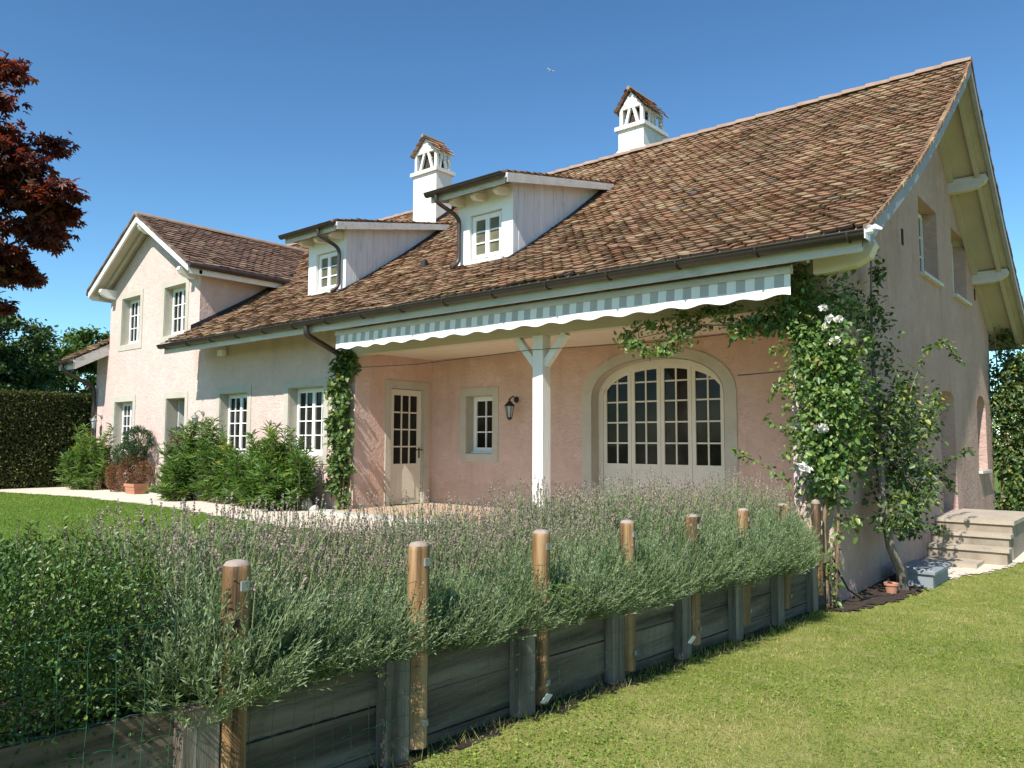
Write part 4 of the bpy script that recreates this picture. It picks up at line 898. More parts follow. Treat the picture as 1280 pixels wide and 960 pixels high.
# ------------------------------------------------------------------ plants
def lavender_mesh(seed, leafW, nf, front):
    rg_ = np.random.default_rng(seed); ns = 1250
    upv = np.array([0, 0, 1.0]); az = rg_.random(ns)*2*np.pi; el = np.arcsin(np.clip(rg_.uniform(-.25, 1, ns), -.25, 1))
    out = np.stack([np.cos(az), np.sin(az), 0*az], 1); sph = np.stack([np.cos(az)*np.cos(el), np.sin(az)*np.cos(el), np.sin(el)], 1)
    lump = 1+.13*np.sin(az*3+seed)+.09*np.sin(az*5+el*4+seed*2)
    H_ = .40; R_ = .30
    dep = np.where(rg_.random(ns) < .7, rg_.uniform(.72, 1.0, ns), rg_.uniform(.3, .75, ns))*lump
    b0 = sph*np.array([R_, R_*1.12, H_*.66])*dep[:, None]+[0, 0, .10]
    d0 = norm(sph*.55+upv*.75+rg_.normal(size=(ns, 3))*.20+out*np.where(el < .15, .45, 0)[:, None]*rg_.random((ns, 1)))
    L = rg_.uniform(.10, .22, ns)*np.where(rg_.random(ns) < .1, 1.35, 1)
    bent = rg_.normal(0, .25, (ns, 3))
    def pt(s): return b0+d0*(L*s)[:, None]+(bent*.35+upv*.12)*((L*s*s)[:, None])
    def tg(s): return norm(d0+(bent*.7+upv*.24)*s[:, None])
    P, Dv, LL, RR = [], [], [], []
    sh = np.clip(rg_.normal(.45, .24, ns)+.10*np.sin(az*2+seed), 0, .99)
    for k in range(15):
        s = np.full(ns, k/14)+rg_.uniform(-.03, .03, ns); t = tg(s); q = norm(rg_.normal(size=(ns, 3)))
        P.append(pt(s)); Dv.append(norm(t*1.15+q*.8)); LL.append(rg_.uniform(.022, .044, ns)*(1.1-.4*k/14)); RR.append(np.clip(sh+rg_.normal(0, .08, ns), 0, 1))
    P, Dv = np.concatenate(P), np.concatenate(Dv); LL = np.concatenate(LL); RR = np.concatenate(RR)
    V1, nv, q = leafverts(P, Dv, norm(rg_.normal(size=P.shape)), LL, np.full(len(P), leafW), kite=True)
    V2 = []
    for a, b in ((0, .5), (.5, 1.0)):
        sa, sb = np.full(ns, a), np.full(ns, b); sd = norm(np.cross(tg(sa), rg_.normal(size=(ns, 3))))*.0016
        V2.append(np.stack([pt(sa)-sd, pt(sa)+sd, pt(sb)+sd*.8, pt(sb)-sd*.8], 1))
    base = norm(b0*[1, 1, .2])*.03; sd = norm(np.cross(b0-base, rg_.normal(size=(ns, 3))))*.0022
    V2.append(np.stack([base-sd, base+sd, b0+sd*.7, b0-sd*.7], 1))      # old wood inside
    V2 = np.concatenate(V2)
    # flower stalks
    az = rg_.random(nf)*2*np.pi; r2 = np.sqrt(rg_.random(nf)); tl = np.clip(r2*.40+rg_.normal(0, .12, nf), 0, .9)
    o2 = np.stack([np.cos(az), np.sin(az), 0*az], 1); D2 = norm(o2*np.sin(tl)[:, None]+upv*np.cos(tl)[:, None]+rg_.normal(0, .05, (nf, 3)))
    B2 = np.stack([.26*r2*np.cos(az), .32*r2*np.sin(az), .30-.12*r2], 1); L2 = rg_.uniform(.16, .42, nf)[:, None]
    tip = B2+D2*L2; sd = norm(np.cross(D2, rg_.normal(size=(nf, 3))))
    V3 = np.stack([B2-sd*.0016, B2+sd*.0016, tip+sd*.0013, tip-sd*.0013], 1)
    F = []
    for k in range(7):
        s = tip+D2*(.0075*k-.012+(-.02 if k == 0 else 0)); q_ = norm(rg_.normal(size=(nf, 3)))
        F.append(leafverts(s-q_*.004, norm(q_+D2*.8), rg_.normal(size=(nf, 3)), np.full(nf, .012), np.full(nf, .0085), kite=True)[0])
        F.append(leafverts(s+q_*.004, norm(-q_+D2*.8), rg_.normal(size=(nf, 3)), np.full(nf, .012), np.full(nf, .0085), kite=True)[0])
    V4 = np.concatenate(F)
    return (np.concatenate([V1, V2]), np.concatenate([RR, rg_.random(len(V2))*.3]), np.concatenate([np.zeros(len(V1)), np.ones(len(V2))])), (np.concatenate([V3, V4]), rg_.random(len(V3)+len(V4)), np.concatenate([np.ones(len(V3)), np.zeros(len(V4))]))
protos = []
def copy_tree(src, loc, rz, sc):
    c = src.copy(); C.objects.link(c); c.location = loc; c.rotation_euler = (0, 0, rz); c.scale = sc
    for ch in src.children:
        k = ch.copy(); C.objects.link(k); k.parent = c
    return c
LAVL = 'bushy grey green lavender with dried flower spikes in the raised bed behind the posts'
for v in range(4):   # two kinds: the overhanging front row with few spikes, the flowering rows behind
    A_, B_ = lavender_mesh(100+v, .0056, (12, 28, 150, 200)[v], v < 2)
    t = thing('lavender_bush', LAVL, 'lavender', (0, 0, 0), 'lavender bushes along the fence')
    fastmesh('foliage', A_[0], 4, [(0, 1, 2, 3)], A_[1], ['lav', 'lavst'], t, mi=A_[2])
    fs = fastmesh('flower_spikes', B_[0], 4, [(0, 1, 2, 3)], B_[1], ['lavfl', 'lavst'], t, mi=B_[2]); fs['kind'] = 'stuff'
    protos.append(t)
first = set()
y = -.62
k = 0
while y > -7.25:
    for xx in ((-.14, -.52, -.92)):
        if xx == -.14 and (y < -7.2 or y > -.8): continue
        yy = y+RNG.uniform(-.08, .08)+(.16 if xx == -.52 else 0); x_ = xx+RNG.uniform(-.05, .05)-.07*max(0, 1+(y+.6)/5)
        zz = zb(yy)-.05-(.0 if xx > -.5 else -.02); s = RNG.uniform(.88, 1.2); sz = s*((1.06 if xx == -.14 else 1.16)-.26*min(1, max(0, (-yy-2)/4)))
        v = int(RNG.integers(2))+(0 if xx == -.14 else 2); src = protos[v]; rz = RNG.random()*6.28
        if v not in first:
            first.add(v); src.location = (x_, yy, zz); src.rotation_euler = (0, 0, rz); src.scale = (s, s, sz)
        else: copy_tree(src, (x_, yy, zz), rz, (s, s, sz))
        k += 1
    y -= .34
# feathery green tuft near the corner
def tuft(name, c, n, h, label, matn, cat):
    D_ = norm(RNG.normal(size=(n, 3))*[.5, .5, .2]+[.25, 0, 1.0]); P = np.array(c)+RNG.normal(0, .05, (n, 3))*[1, 1, .1]
    L = RNG.uniform(.5, 1, n)*h
    V = []; sd = norm(np.cross(D_, RNG.normal(size=(n, 3))))*.0018
    for k in range(4):
        a, b = k/4, (k+1)/4; dr = lambda s: P+D_*(L*s)[:, None]-np.array([0, 0, 1])*(L*s*s*.55)[:, None]+np.array([1, 0, 0])*(L*s*s*.3)[:, None]
        V.append(np.stack([dr(a)-sd, dr(a)+sd, dr(b)+sd, dr(b)-sd], 1))
    o = fastmesh(name, np.concatenate(V), 4, [(0, 1, 2, 3)], RNG.random(4*n), matn, None, c); tag(o, label, cat)
tuft('grass_tuft', (-.02, -1.35, .12), 380, .36, 'feathery bright green tuft hanging over the boards near the house corner', 'fennel', 'grass')

tuft('grass_tuft', (-.10, -5.15, .3), 200, .34, 'bright green tuft among the lavender between the two nearest posts', 'fennel', 'grass')
tuft('grass_tuft', (-.12, -3.0, .3), 220, .36, 'green tuft in the lavender around the middle of the fence', 'fennel', 'grass')
def shell_points(n, lo, hi, amp=.05, seed=0, power=4):
    """points near the surface of a rounded, uneven box"""
    rg_ = np.random.default_rng(seed); d = norm(rg_.normal(size=(n, 3))); r = 1/np.power(np.sum(np.abs(d)**power, 1), 1/power)
    c = (np.array(lo)+hi)/2; h = (np.array(hi)-lo)/2
    u = d*r[:, None]; wob = 1+amp*(np.sin(u[:, 0]*9+seed)+np.sin(u[:, 1]*11+2*seed)+np.sin(u[:, 2]*8+seed*3))
    dep = 1-np.abs(rg_.normal(0, .10, n)); return c+u*h*(wob*dep)[:, None], d
T = thing('box_shrub', 'dense dark glossy box shrub at the near end of the lavender bed', 'shrub', (-.6, -8.3, .1))
P, d = shell_points(46000, (-1.25, -10.2, .0), (.03, -7.36, .79), .03, 3, 7)
xb = RNG.uniform(0, 1, 16000)**.7; Pf = np.stack([-.28+.33*xb, RNG.uniform(-9.6, -7.34, 16000), RNG.uniform(.12, .78, 16000)], 1); Pf[:, 2] -= .10*np.abs(RNG.normal(0, 1, 16000))*xb
P = np.concatenate([P, Pf]); d = np.concatenate([d, norm(rdir(16000)+[1.2, 0, 0])])
P = np.concatenate([P, shell_points(16000, (-1.15, -8.6, -.02), (.05, -7.34, .83), .05, 5, 6)[0]]); d = np.concatenate([d, rdir(16000)])
n = len(P); Dd = norm(d*.6+rdir(n)*.8+[0, 0, .55]); leaves('foliage', P, Dd, norm(d+rdir(n)*.7), RNG.uniform(.014, .026, n), RNG.uniform(.009, .014, n), 'box', T, fold=.2)
mb = MB(); P2, D2 = [], []
for i in range(110):   # upright young shoots
    x, y = RNG.uniform(-1.15, -.03), RNG.uniform(-8.6, -7.36); z0 = .68; h = RNG.uniform(.06, .24); tx, ty = RNG.normal(0, .04, 2)
    mb.tube([(x, y, z0-.25), (x+tx*.5, y+ty*.5, z0+h*.5), (x+tx, y+ty, z0+h)], [.0022, .0018, .0012], 4)
    for s in np.linspace(.0, 1, 20):
        a = RNG.random()*6.28; P2.append((x+tx*s, y+ty*s, z0+h*s)); D2.append((math.cos(a), math.sin(a), .9))
obj('shoots', mb, 'bark_dark', T, fix=False); n = len(P2)
leaves('young_leaves', np.array(P2), np.array(D2), norm(np.array([[0, 0, 1.]])+rdir(n)*.4), RNG.uniform(.020, .032, n), RNG.uniform(.011, .016, n), 'box', T, R=np.clip(RNG.normal(.8, .15, n), 0, 1))

def climber(name, label, cat, org, blobs, stems, matn, L, W, seed, flowers=None, bark='stem', sprays=(), group=None, layered=True):
    T = thing(name, label, cat, org, group); rg_ = np.random.default_rng(seed); P, O = [], []
    mb = MB()
    for s in stems: mb.tube(s[0], s[1], 7)
    for c, r, n in blobs:
        c, r = np.array(c, float), np.array(r, float); q = norm(rg_.normal(size=(n, 3))); rr = np.power(rg_.random(n), .33)
        k = max(4, n//45); cl = norm(rg_.normal(size=(k, 3)))*np.power(rg_.random((k, 1)), .4)*r+c; own = rg_.integers(0, k, n)
        p = cl[own]+rg_.normal(0, 1, (n, 3))*np.minimum(r*.25, .11); P.append(p); O.append(norm((p-c)/r+rg_.normal(0, .3, (n, 3))))
        for j in range(0, k, 2):
            a = c+(cl[j]-c)*.1; mb.tube([tuple(a), tuple((a+cl[j])/2+rg_.normal(0, .03, 3)), tuple(cl[j])], [.006, .004, .002], 4, False)
    for pts, n in sprays:
        pts = np.array(pts, float); k = len(pts); t = rg_.random(n)*(k-1); i = t.astype(int); f = (t-i)[:, None]
        p = pts[i]*(1-f)+pts[np.minimum(i+1, k-1)]*f+rg_.normal(0, .022, (n, 3)); P.append(p); O.append(rdir(n, rg_))
        mb.tube([tuple(x) for x in pts], list(np.linspace(.006, .002, k)), 5, False)
    P, O = np.concatenate(P), np.concatenate(O); n = len(P)
    obj('stem', mb, bark, T, fix=False, smooth=True)
    Dd = norm(O*.5+rg_.normal(size=(n, 3))*.7+[.0, -.15, -.25]); N = norm(O*.5+[0.1, -.4, .75]+rg_.normal(size=(n, 3))*.45)
    leaves('foliage', P, Dd, N, (sz_ := np.clip(rg_.normal(.95, .28, n), .35, 1.5))*L, sz_*W*rg_.uniform(.85, 1.1, n), matn, T)
    if flowers:
        for c in flowers:
            m = 16; q = norm(rg_.normal(size=(m, 3))*[1, 1, .7]+[.1, -.6, .2]); nn = norm(np.cross(q, rg_.normal(size=(m, 3))))
            leaves('flower', np.array(c)+rg_.normal(0, .012, (m, 3)), q, nn, np.full(m, .05), np.full(m, .05), 'petal', T, fold=.3, droop=.3)
    return T
climber('climbing_rose', 'tall climbing rose with white flowers on the porch corner pillar', 'rose', (-.05, -.2, -.5),
    [((-.28, -.22, 2.9), (.22, .16, .35), 520), ((-.05, -.25, 2.6), (.35, .2, .45), 1150), ((.02, -.26, 2.2), (.36, .22, .42), 1350), ((.0, -.26, 1.75), (.36, .22, .45), 1350), ((-.02, -.26, 1.3), (.34, .22, .42), 1200), ((.04, -.2, .92), (.30, .18, .32), 620), ((.14, -.1, .5), (.20, .13, .22), 130), ((.06, -.17, .05), (.08, .08, .35), 60), ((.24, .1, 2.1), (.16, .25, .5), 330), ((.26, .15, 1.4), (.18, .28, .6), 430), ((-.5, -.25, 2.62), (.28, .14, .16), 330), ((-.75, -.3, 2.45), (.3, .14, .16), 300), ((-1.2, -.3, 2.62), (.42, .13, .14), 330), ((-1.75, -.3, 2.58), (.42, .14, .17), 330), ((-2.2, -.32, 2.5), (.25, .12, .16), 190), ((-1.95, -.32, 2.36), (.25, .1, .10), 150)],
    [([(-.02, -.2, -.55), (-.05, -.17, .3), (.02, -.15, 1.2), (-.05, -.12, 2.2), (-.2, -.15, 3.1)], [.022, .02, .018, .014, .008]), ([(.05, -.18, -.5), (.1, -.15, .5), (.03, -.15, 1.5), (.1, -.15, 2.6)], [.016, .015, .012, .007]), ([(-.1, -.2, 2.35), (-.7, -.28, 2.52), (-1.4, -.3, 2.60), (-2.3, -.32, 2.5)], [.012, .010, .008, .004])],
    'rose', .062, .042, 11, flowers=[(.16, -.45, 2.5), (.24, -.42, 2.48), (.20, -.45, 2.25), (.10, -.46, 2.62), (.02, -.46, 1.35), (.08, -.47, 1.37), (-.15, -.46, .95), (-.1, -.46, .93), (.12, -.46, 2.4)],
    sprays=[([(-.35, -.3, .75), (-.6, -.32, .95), (-.85, -.33, 1.05), (-1.0, -.33, 1.13)], 60), ([(-.3, -.3, 1.3), (-.5, -.32, 1.4), (-.58, -.33, 1.5)], 30), ([(.0, -.3, 2.9), (.06, -.35, 3.1), (.08, -.36, 3.3)], 40), ([(-.2, -.25, 2.6), (-.42, -.3, 2.3), (-.55, -.32, 2.2)], 50), ([(.05, -.2, .1), (.02, -.25, -.2), (.08, -.22, -.5)], 35), ([(.1, -.25, 1.9), (.35, -.3, 2.1), (.5, -.3, 2.3)], 40), ([(-.2, -.25, 1.8), (-.45, -.3, 1.85), (-.55, -.32, 1.7)], 35), ([(.1, -.25, 1.1), (.35, -.25, 1.0), (.5, -.2, 1.1)], 40), ([(.05, -.25, 2.8), (.3, -.3, 3.0), (.38, -.3, 3.1)], 35)])
climber('pear_tree', 'espaliered pear tree with leaning grey trunk against the gable wall', 'tree', (.3, 1.2, -.53),
    [((.35, .9, 1.45), (.28, .5, .5), 800), ((.40, 1.2, .9), (.3, .6, .5), 900), ((.42, .9, .5), (.3, .5, .25), 330), ((.4, 1.7, 1.5), (.26, .5, .5), 560), ((.42, 1.9, .7), (.28, .5, .4), 420), ((.3, .8, 2.2), (.22, .35, .45), 230), ((.2, .85, 2.85), (.13, .28, .42), 230), ((.2, 1.15, 3.35), (.10, .2, .22), 80), ((.42, 1.3, .15), (.2, .3, .12), 120)],
    [([(.34, 1.32, -.56), (.36, 1.22, -.30), (.30, 1.0, .02), (.26, .9, .5), (.22, .95, 1.4), (.18, .95, 2.3), (.16, 1.1, 3.4)], [.075, .055, .05, .04, .03, .02, .01]), ([(.28, .95, .3), (.35, 1.5, .8), (.4, 2.0, 1.4)], [.025, .018, .008])],
    'pear', .065, .040, 12, bark='bark', sprays=[([(.4, 1.6, 1.75), (.5, 2.1, 2.4), (.55, 3.0, 2.6), (.55, 3.9, 2.35)], 130), ([(.45, 2.0, .75), (.55, 2.7, .95), (.6, 3.6, 1.1), (.6, 4.3, 1.12)], 90), ([(.4, 1.8, 1.2), (.5, 2.3, 1.6), (.5, 2.7, 1.9)], 80), ([(.45, 2.2, .9), (.55, 2.7, .75), (.6, 3.0, .6)], 70), ([(.45, 1.6, .3), (.55, 2.1, .15), (.6, 2.4, .1)], 50), ([(.45, 2.0, 1.6), (.5, 2.5, 1.75), (.55, 2.9, 1.7)], 70)])
climber('climbing_vine', 'leafy vine climbing the wing corner beside the bent downpipe', 'vine', (-8.45, -.12, 0),
    [((-8.35, -.14, 2.55), (.26, .09, .26), 420), ((-8.45, -.14, 2.1), (.28, .11, .36), 620), ((-8.3, -.16, 1.6), (.26, .12, .38), 620), ((-8.4, -.16, 1.05), (.26, .12, .36), 560), ((-8.4, -.14, .6), (.26, .1, .26), 300), ((-8.55, -.12, .3), (.28, .09, .24), 170), ((-8.12, -.10, 2.5), (.12, .07, .2), 140)],
    [([(-8.35, -.1, 0), (-8.3, -.1, .8), (-8.36, -.1, 1.8), (-8.3, -.1, 2.6)], [.016, .014, .011, .006]), ([(-8.55, -.08, 0), (-8.5, -.08, .9), (-8.42, -.08, 2.1)], [.012, .01, .005]), ([(-8.15, -.06, 0), (-8.18, -.07, .9), (-8.24, -.08, 1.7)], [.012, .01, .006])],
    'ivy', .085, .066, 13)
climber('climbing_vine', 'dark leafy climber covering the far end of the gable wall', 'vine', (.2, 10.0, -.4),
    [((.25, 10.1, 2.9), (.3, .4, .9), 900), ((.45, 10.3, 1.9), (.45, .5, .7), 1500), ((.5, 10.3, .9), (.5, .5, .7), 1500), ((.45, 10.2, .1), (.45, .5, .5), 800), ((.15, 10.0, 3.9), (.1, .2, .3), 100), ((.35, 9.95, 2.4), (.4, .25, .8), 1300), ((.30, 9.9, 1.2), (.35, .2, .9), 1100), ((.75, 10.6, 2.6), (.5, .4, .7), 1300)],
    [([(.1, 10.0, -.4), (.15, 10.0, 1.5), (.1, 10.0, 3.8)], [.03, .02, .01])], 'pear', .09, .06, 14)

def oleander(label, org, stems_, seed, h):
    T = thing('oleander', label, 'shrub', org, 'oleanders along the front wall'); rg_ = np.random.default_rng(seed); mb = MB(); P, Dd, R = [], [], []
    for x, y, hh in stems_:
        for i in range(21):
            low = i >= 14; a = rg_.random()*6.28; l = rg_.uniform(.25, .55) if low else rg_.uniform(.05, .42); top_ = hh*(rg_.uniform(.14, .5) if low else rg_.uniform(.55, 1.08))
            p0 = np.array([x+rg_.normal(0, .06), y+rg_.normal(0, .05), 0]); p1 = np.array([x+math.cos(a)*l*1.1, min(y+math.sin(a)*l*.8, -.06), top_])
            mid = (p0+p1)/2+np.array([0, 0, .06*hh if low else .12*hh])
            mb.tube([tuple(p0), tuple(mid), tuple(p1)], [.009, .007, .004], 4, False)
            hue = rg_.normal(.45, .2)
            for s in np.linspace(.25, 1, 15 if low else 24):
                q = p0*(1-s)**2+2*mid*s*(1-s)+p1*s*s; 
                for k in range(3):
                    b = rg_.random()*6.28; P.append(q); Dd.append((math.cos(b), math.sin(b)*.9-.1, rg_.uniform(.0, 1.3) if s > .45 else rg_.uniform(-.5, .5))); R.append(hue+rg_.normal(0, .12)+(.5 if rg_.random() < .01 else 0))
    P, Dd = np.array(P), np.array(Dd, float); n = len(P); P[:, 1] = np.minimum(P[:, 1], -.05)
    obj('stems', mb, 'stem', T, fix=False); N = norm(np.array([[0, -.3, 1.]])+rg_.normal(size=(n, 3))*.5)
    leaves('foliage', P, Dd, N, rg_.uniform(.12, .22, n), rg_.uniform(.019, .031, n), 'oleander', T, R=np.clip(R, 0, 1), fold=.15, droop=.22)
oleander('leafy oleander shrub farthest left against the house beside the dark hedge', (-18.1, -.5, 0), [(-18.7, -.55, 1.0), (-18.3, -.5, 1.35), (-17.9, -.55, 1.45), (-17.5, -.5, 1.5), (-18.1, -.75, .9)], 21, 1.5)
oleander('spreading oleander shrub between the front door and the first window', (-12.4, -.6, 0), [(-13.15, -.6, 1.15), (-12.95, -.45, 1.35), (-12.7, -.65, 1.5), (-12.2, -.55, 1.55), (-11.7, -.6, 1.35), (-12.6, -.95, .9), (-11.3, -.7, 1.05), (-12.9, -.9, .8)], 22, 1.5)
oleander('bright oleander shrub under the window next to the porch vine', (-9.8, -.6, 0), [(-10.7, -.6, 1.0), (-10.3, -.55, 1.25), (-9.8, -.6, 1.4), (-9.4, -.5, 1.35), (-9.0, -.55, 1.05), (-10.0, -.9, .85), (-9.3, -.85, .75)], 23, 1.5)
def conifer(label, org, lobes, seed):
    T = thing('conifer', label, 'shrub', org); rg_ = np.random.default_rng(seed)
    mb = MB(); mb.tube([(org[0], org[1], 0), (org[0], org[1]+.02, lobes[-1][0][2])], [.03, .012], 6); obj('trunk', mb, 'bark', T)
    parts = {}
    for c, r, n, m in lobes:
        P, d = shell_points(n, np.array(c)-r, np.array(c)+r, .08, int(rg_.integers(99)), 2); parts.setdefault(m, []).append((P, d))
    for m, l in parts.items():
        P = np.concatenate([a for a, b in l]); d = np.concatenate([b for a, b in l]); n = len(P); P[:, 1] = np.minimum(P[:, 1], -.03)
        leaves('green_foliage' if 'green' in m else 'brown_foliage', P, norm(d*.8+rdir(n)*.6+[0, 0, .7]), rdir(n), rg_.uniform(.035, .07, n), rg_.uniform(.012, .022, n), m, T, kite=True)
conifer('clipped conifer gone brown at the bottom with green tops, left of the front door', (-16.0, -.45, 0),
    [((-16.45, -.42, .36), (.38, .28, .40), 3000, 'conifer_brown'), ((-15.85, -.40, .48), (.36, .26, .42), 2800, 'conifer_brown'), ((-16.25, -.40, .86), (.33, .26, .28), 2200, 'conifer_green'), ((-15.85, -.38, .92), (.32, .26, .26), 2000, 'conifer_green'), ((-15.72, -.36, 1.22), (.36, .27, .32), 3200, 'conifer_green'), ((-15.40, -.34, .42), (.2, .2, .32), 1100, 'conifer_brown')], 31)
conifer('narrow browning conifer with a green tip, right of the front door', (-13.95, -.3, 0),
    [((-13.95, -.3, .55), (.18, .18, .55), 900, 'conifer_brown'), ((-13.97, -.3, 1.1), (.15, .15, .25), 500, 'conifer_brown'), ((-13.97, -.3, 1.36), (.14, .14, .14), 400, 'conifer_green')], 32)

# hedge
T = thing('hedge', 'tall clipped beech hedge at the left end of the path', 'hedge', (-20.1, -2, 0))
nh = 42000
yy = RNG.uniform(-9, 3.2, nh); zz = RNG.uniform(0, 2.42, nh); xx = -19.5-np.abs(RNG.normal(0, .05, nh))+.03*np.sin(yy*3)*np.sin(zz*4)
P = np.stack([xx, yy, zz], 1)
nt_ = 14000; P2 = np.stack([RNG.uniform(-20.7, -19.48, nt_), RNG.uniform(-9, 3.2, nt_), 2.42+RNG.normal(0, .035, nt_)], 1)
o1 = np.tile([1.0, 0, 0], (nh, 1)); o2 = np.tile([.1, 0, 1.0], (nt_, 1)); P = np.concatenate([P, P2]); O = np.concatenate([o1, o2]); n = len(P)
leaves('foliage', P, norm(O*.4+rdir(n)*.7+[0, 0, -.3]), norm(O+rdir(n)*.55), RNG.uniform(.05, .085, n), RNG.uniform(.03, .05, n), 'beech', T)
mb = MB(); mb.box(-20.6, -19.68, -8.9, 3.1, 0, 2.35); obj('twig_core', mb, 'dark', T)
mb = MB(); mb.box(0, 4, 17.5, 19, -.4, 2.2)
T = thing('hedge', 'green garden hedge beyond the far corner of the gable', 'hedge', (2, 18, -.3))
P, d = shell_points(9000, (-.5, 17, -.4), (6, 19, 2.6), .03, 9); n = len(P); leaves('foliage', P, norm(d+rdir(n)), norm(d+rdir(n)*.6), RNG.uniform(.08, .14, n), RNG.uniform(.05, .08, n), 'beech', T)

# trees
def tree(label, org, h, blobs, matn, L, W, seed, trunk_r=.2, bark='bark_dark', group='green trees behind the hedge'):
    T = thing('tree', label, 'tree', org, group); rg_ = np.random.default_rng(seed); mb = MB(); org = np.array(org, float)
    mb.tube([tuple(org), tuple(org+[.05, .03, h*.3]), tuple(org+[-.05, .1, h*.6]), tuple(org+[0, 0, h*.85])], [trunk_r, trunk_r*.75, trunk_r*.45, trunk_r*.12], 9)
    P, O = [], []
    for c, r, n in blobs:
        c = np.array(c, float); r = np.array(r, float); k = max(6, n//110)
        cl = norm(rg_.normal(size=(k, 3)))*np.power(rg_.random((k, 1)), .28)*r+c; own = rg_.integers(0, k, n)
        p = cl[own]+rg_.normal(0, 1, (n, 3))*np.array([.30, .30, .16])*np.min(r)*.62; P.append(p); O.append(norm((p-cl[own])+[0, 0, .3]))
        a = org+[0, 0, h*rg_.uniform(.3, .6)]; mb.tube([tuple(a), tuple((a+c)/2+[0, 0, .2]), tuple(c)], [trunk_r*.4, trunk_r*.28, trunk_r*.1], 6)
        for j in range(0, k, 2): mb.tube([tuple(c), tuple((c+cl[j])/2+rg_.normal(0, .1, 3)), tuple(cl[j])], [trunk_r*.14, trunk_r*.08, .012], 5, False)
    P, O = np.concatenate(P), np.concatenate(O); n = len(P)
    obj('trunk', mb, bark, T, smooth=True, fix=False)
    return T, P, O, n, rg_
def gtree(*a, **k):
    T, P, O, n, rg_ = tree(*a, **k)
    leaves('crown', P, norm(O*.4+rg_.normal(size=(n, 3))*.8+[0, 0, -.2]), norm(O+rg_.normal(size=(n, 3))*.6+[0, 0, .4]), rg_.uniform(.7, 1.15, n)*a[5], rg_.uniform(.7, 1.1, n)*a[6], a[4], T)
gtree('dark green tree rising behind the hedge below the red maple', (-27.5, -1.8, 0), 6.0, [((-27.2, -1.7, 5.3), (1.6, 1.9, 1.3), 5200), ((-26.8, -.2, 4.5), (1.4, 1.6, 1.1), 4200), ((-26.6, -1.0, 3.3), (1.4, 1.8, 1.0), 3000), ((-27.0, -2.5, 3.6), (1.6, 1.8, 1.1), 3000), ((-26.6, .5, 3.2), (1.3, 1.4, 1.0), 2600), ((-27.5, -4, 4.5), (1.6, 1.8, 1.5), 2500)], 'tree', .16, .11, 41)
gtree('lighter green tree between the dark tree and the house', (-29.5, 3.2, 0), 5.4, [((-29.5, 2.5, 4.1), (1.5, 1.5, 1.1), 4200), ((-30, 4.2, 4.8), (1.2, 1.3, .9), 3400), ((-29.2, 1.4, 3.3), (1.3, 1.3, .9), 2200), ((-29.8, 5.4, 4.4), (1.3, 1.3, 1.0), 2000), ((-29, 3.2, 3), (1.5, 1.8, .9), 2000)], 'tree2', .17, .12, 42)
gtree('tall leafy tree farthest behind the hedge at the left', (-36, -3, 0), 7.5, [((-36, -3, 6.4), (2.2, 2.4, 1.7), 3600), ((-36, -.5, 5.2), (1.8, 2.0, 1.5), 3000), ((-36, -4, 4), (2.2, 2.4, 1.7), 3000), ((-35.5, 1.4, 4.0), (1.6, 1.8, 1.2), 2200)], 'tree', .2, .14, 43)
# red Japanese maple, near left
T, P, O, n, rg_ = tree('red leaved Japanese maple reaching in from the left edge', (-4.55, -7.9, 0), 4.4,
    [((-4.05, -6.62, 3.05), (.42, .40, .34), 1900), ((-4.0, -6.72, 3.40), (.36, .36, .34), 1500), ((-4.0, -7.0, 3.72), (.40, .40, .40), 1500), ((-3.93, -6.90, 3.98), (.16, .16, .16), 160), ((-4.12, -6.70, 2.72), (.38, .34, .26), 1200), ((-4.35, -7.1, 2.9), (.6, .6, .5), 1600), ((-4.4, -7.3, 3.6), (.6, .6, .6), 1400), ((-4.9, -8.0, 3.9), (.9, .9, .8), 1300), ((-3.98, -6.42, 3.02), (.20, .16, .12), 420), ((-4.1, -6.55, 2.50), (.2, .16, .12), 380), ((-4.22, -6.75, 2.42), (.34, .3, .2), 1100)],
    'maple', .07, .02, 44, trunk_r=.09, group=None)
# palmate leaves: five pointed lobes
LB = []; RR = []
Dd = norm(O*.5+rg_.normal(size=(n, 3))*.6+[0.1, 0, -.55]); N = norm(O*.4+[.1, -.3, .8]+rg_.normal(size=(n, 3))*.45); S = norm(np.cross(Dd, N)); N = np.cross(S, Dd); sz = rg_.uniform(.7, 1.15, n)[:, None]
hv = rg_.random(n)
for ang, l in ((0, .062), (42, .054), (-42, .054), (88, .036), (-88, .036)):
    d_ = Dd*math.cos(rad(ang))+S*math.sin(rad(ang))-N*.18; V, nv, q = leafverts(P, d_, N, (l*sz)[:, 0], (.021*sz)[:, 0], kite=False, fold=.1, tipdroop=.15); LB.append(V); RR.append(hv)
fastmesh('crown', np.concatenate(LB), 6, [(0, 1, 2, 3), (0, 3, 4, 5)], np.concatenate(RR), 'maple', T)

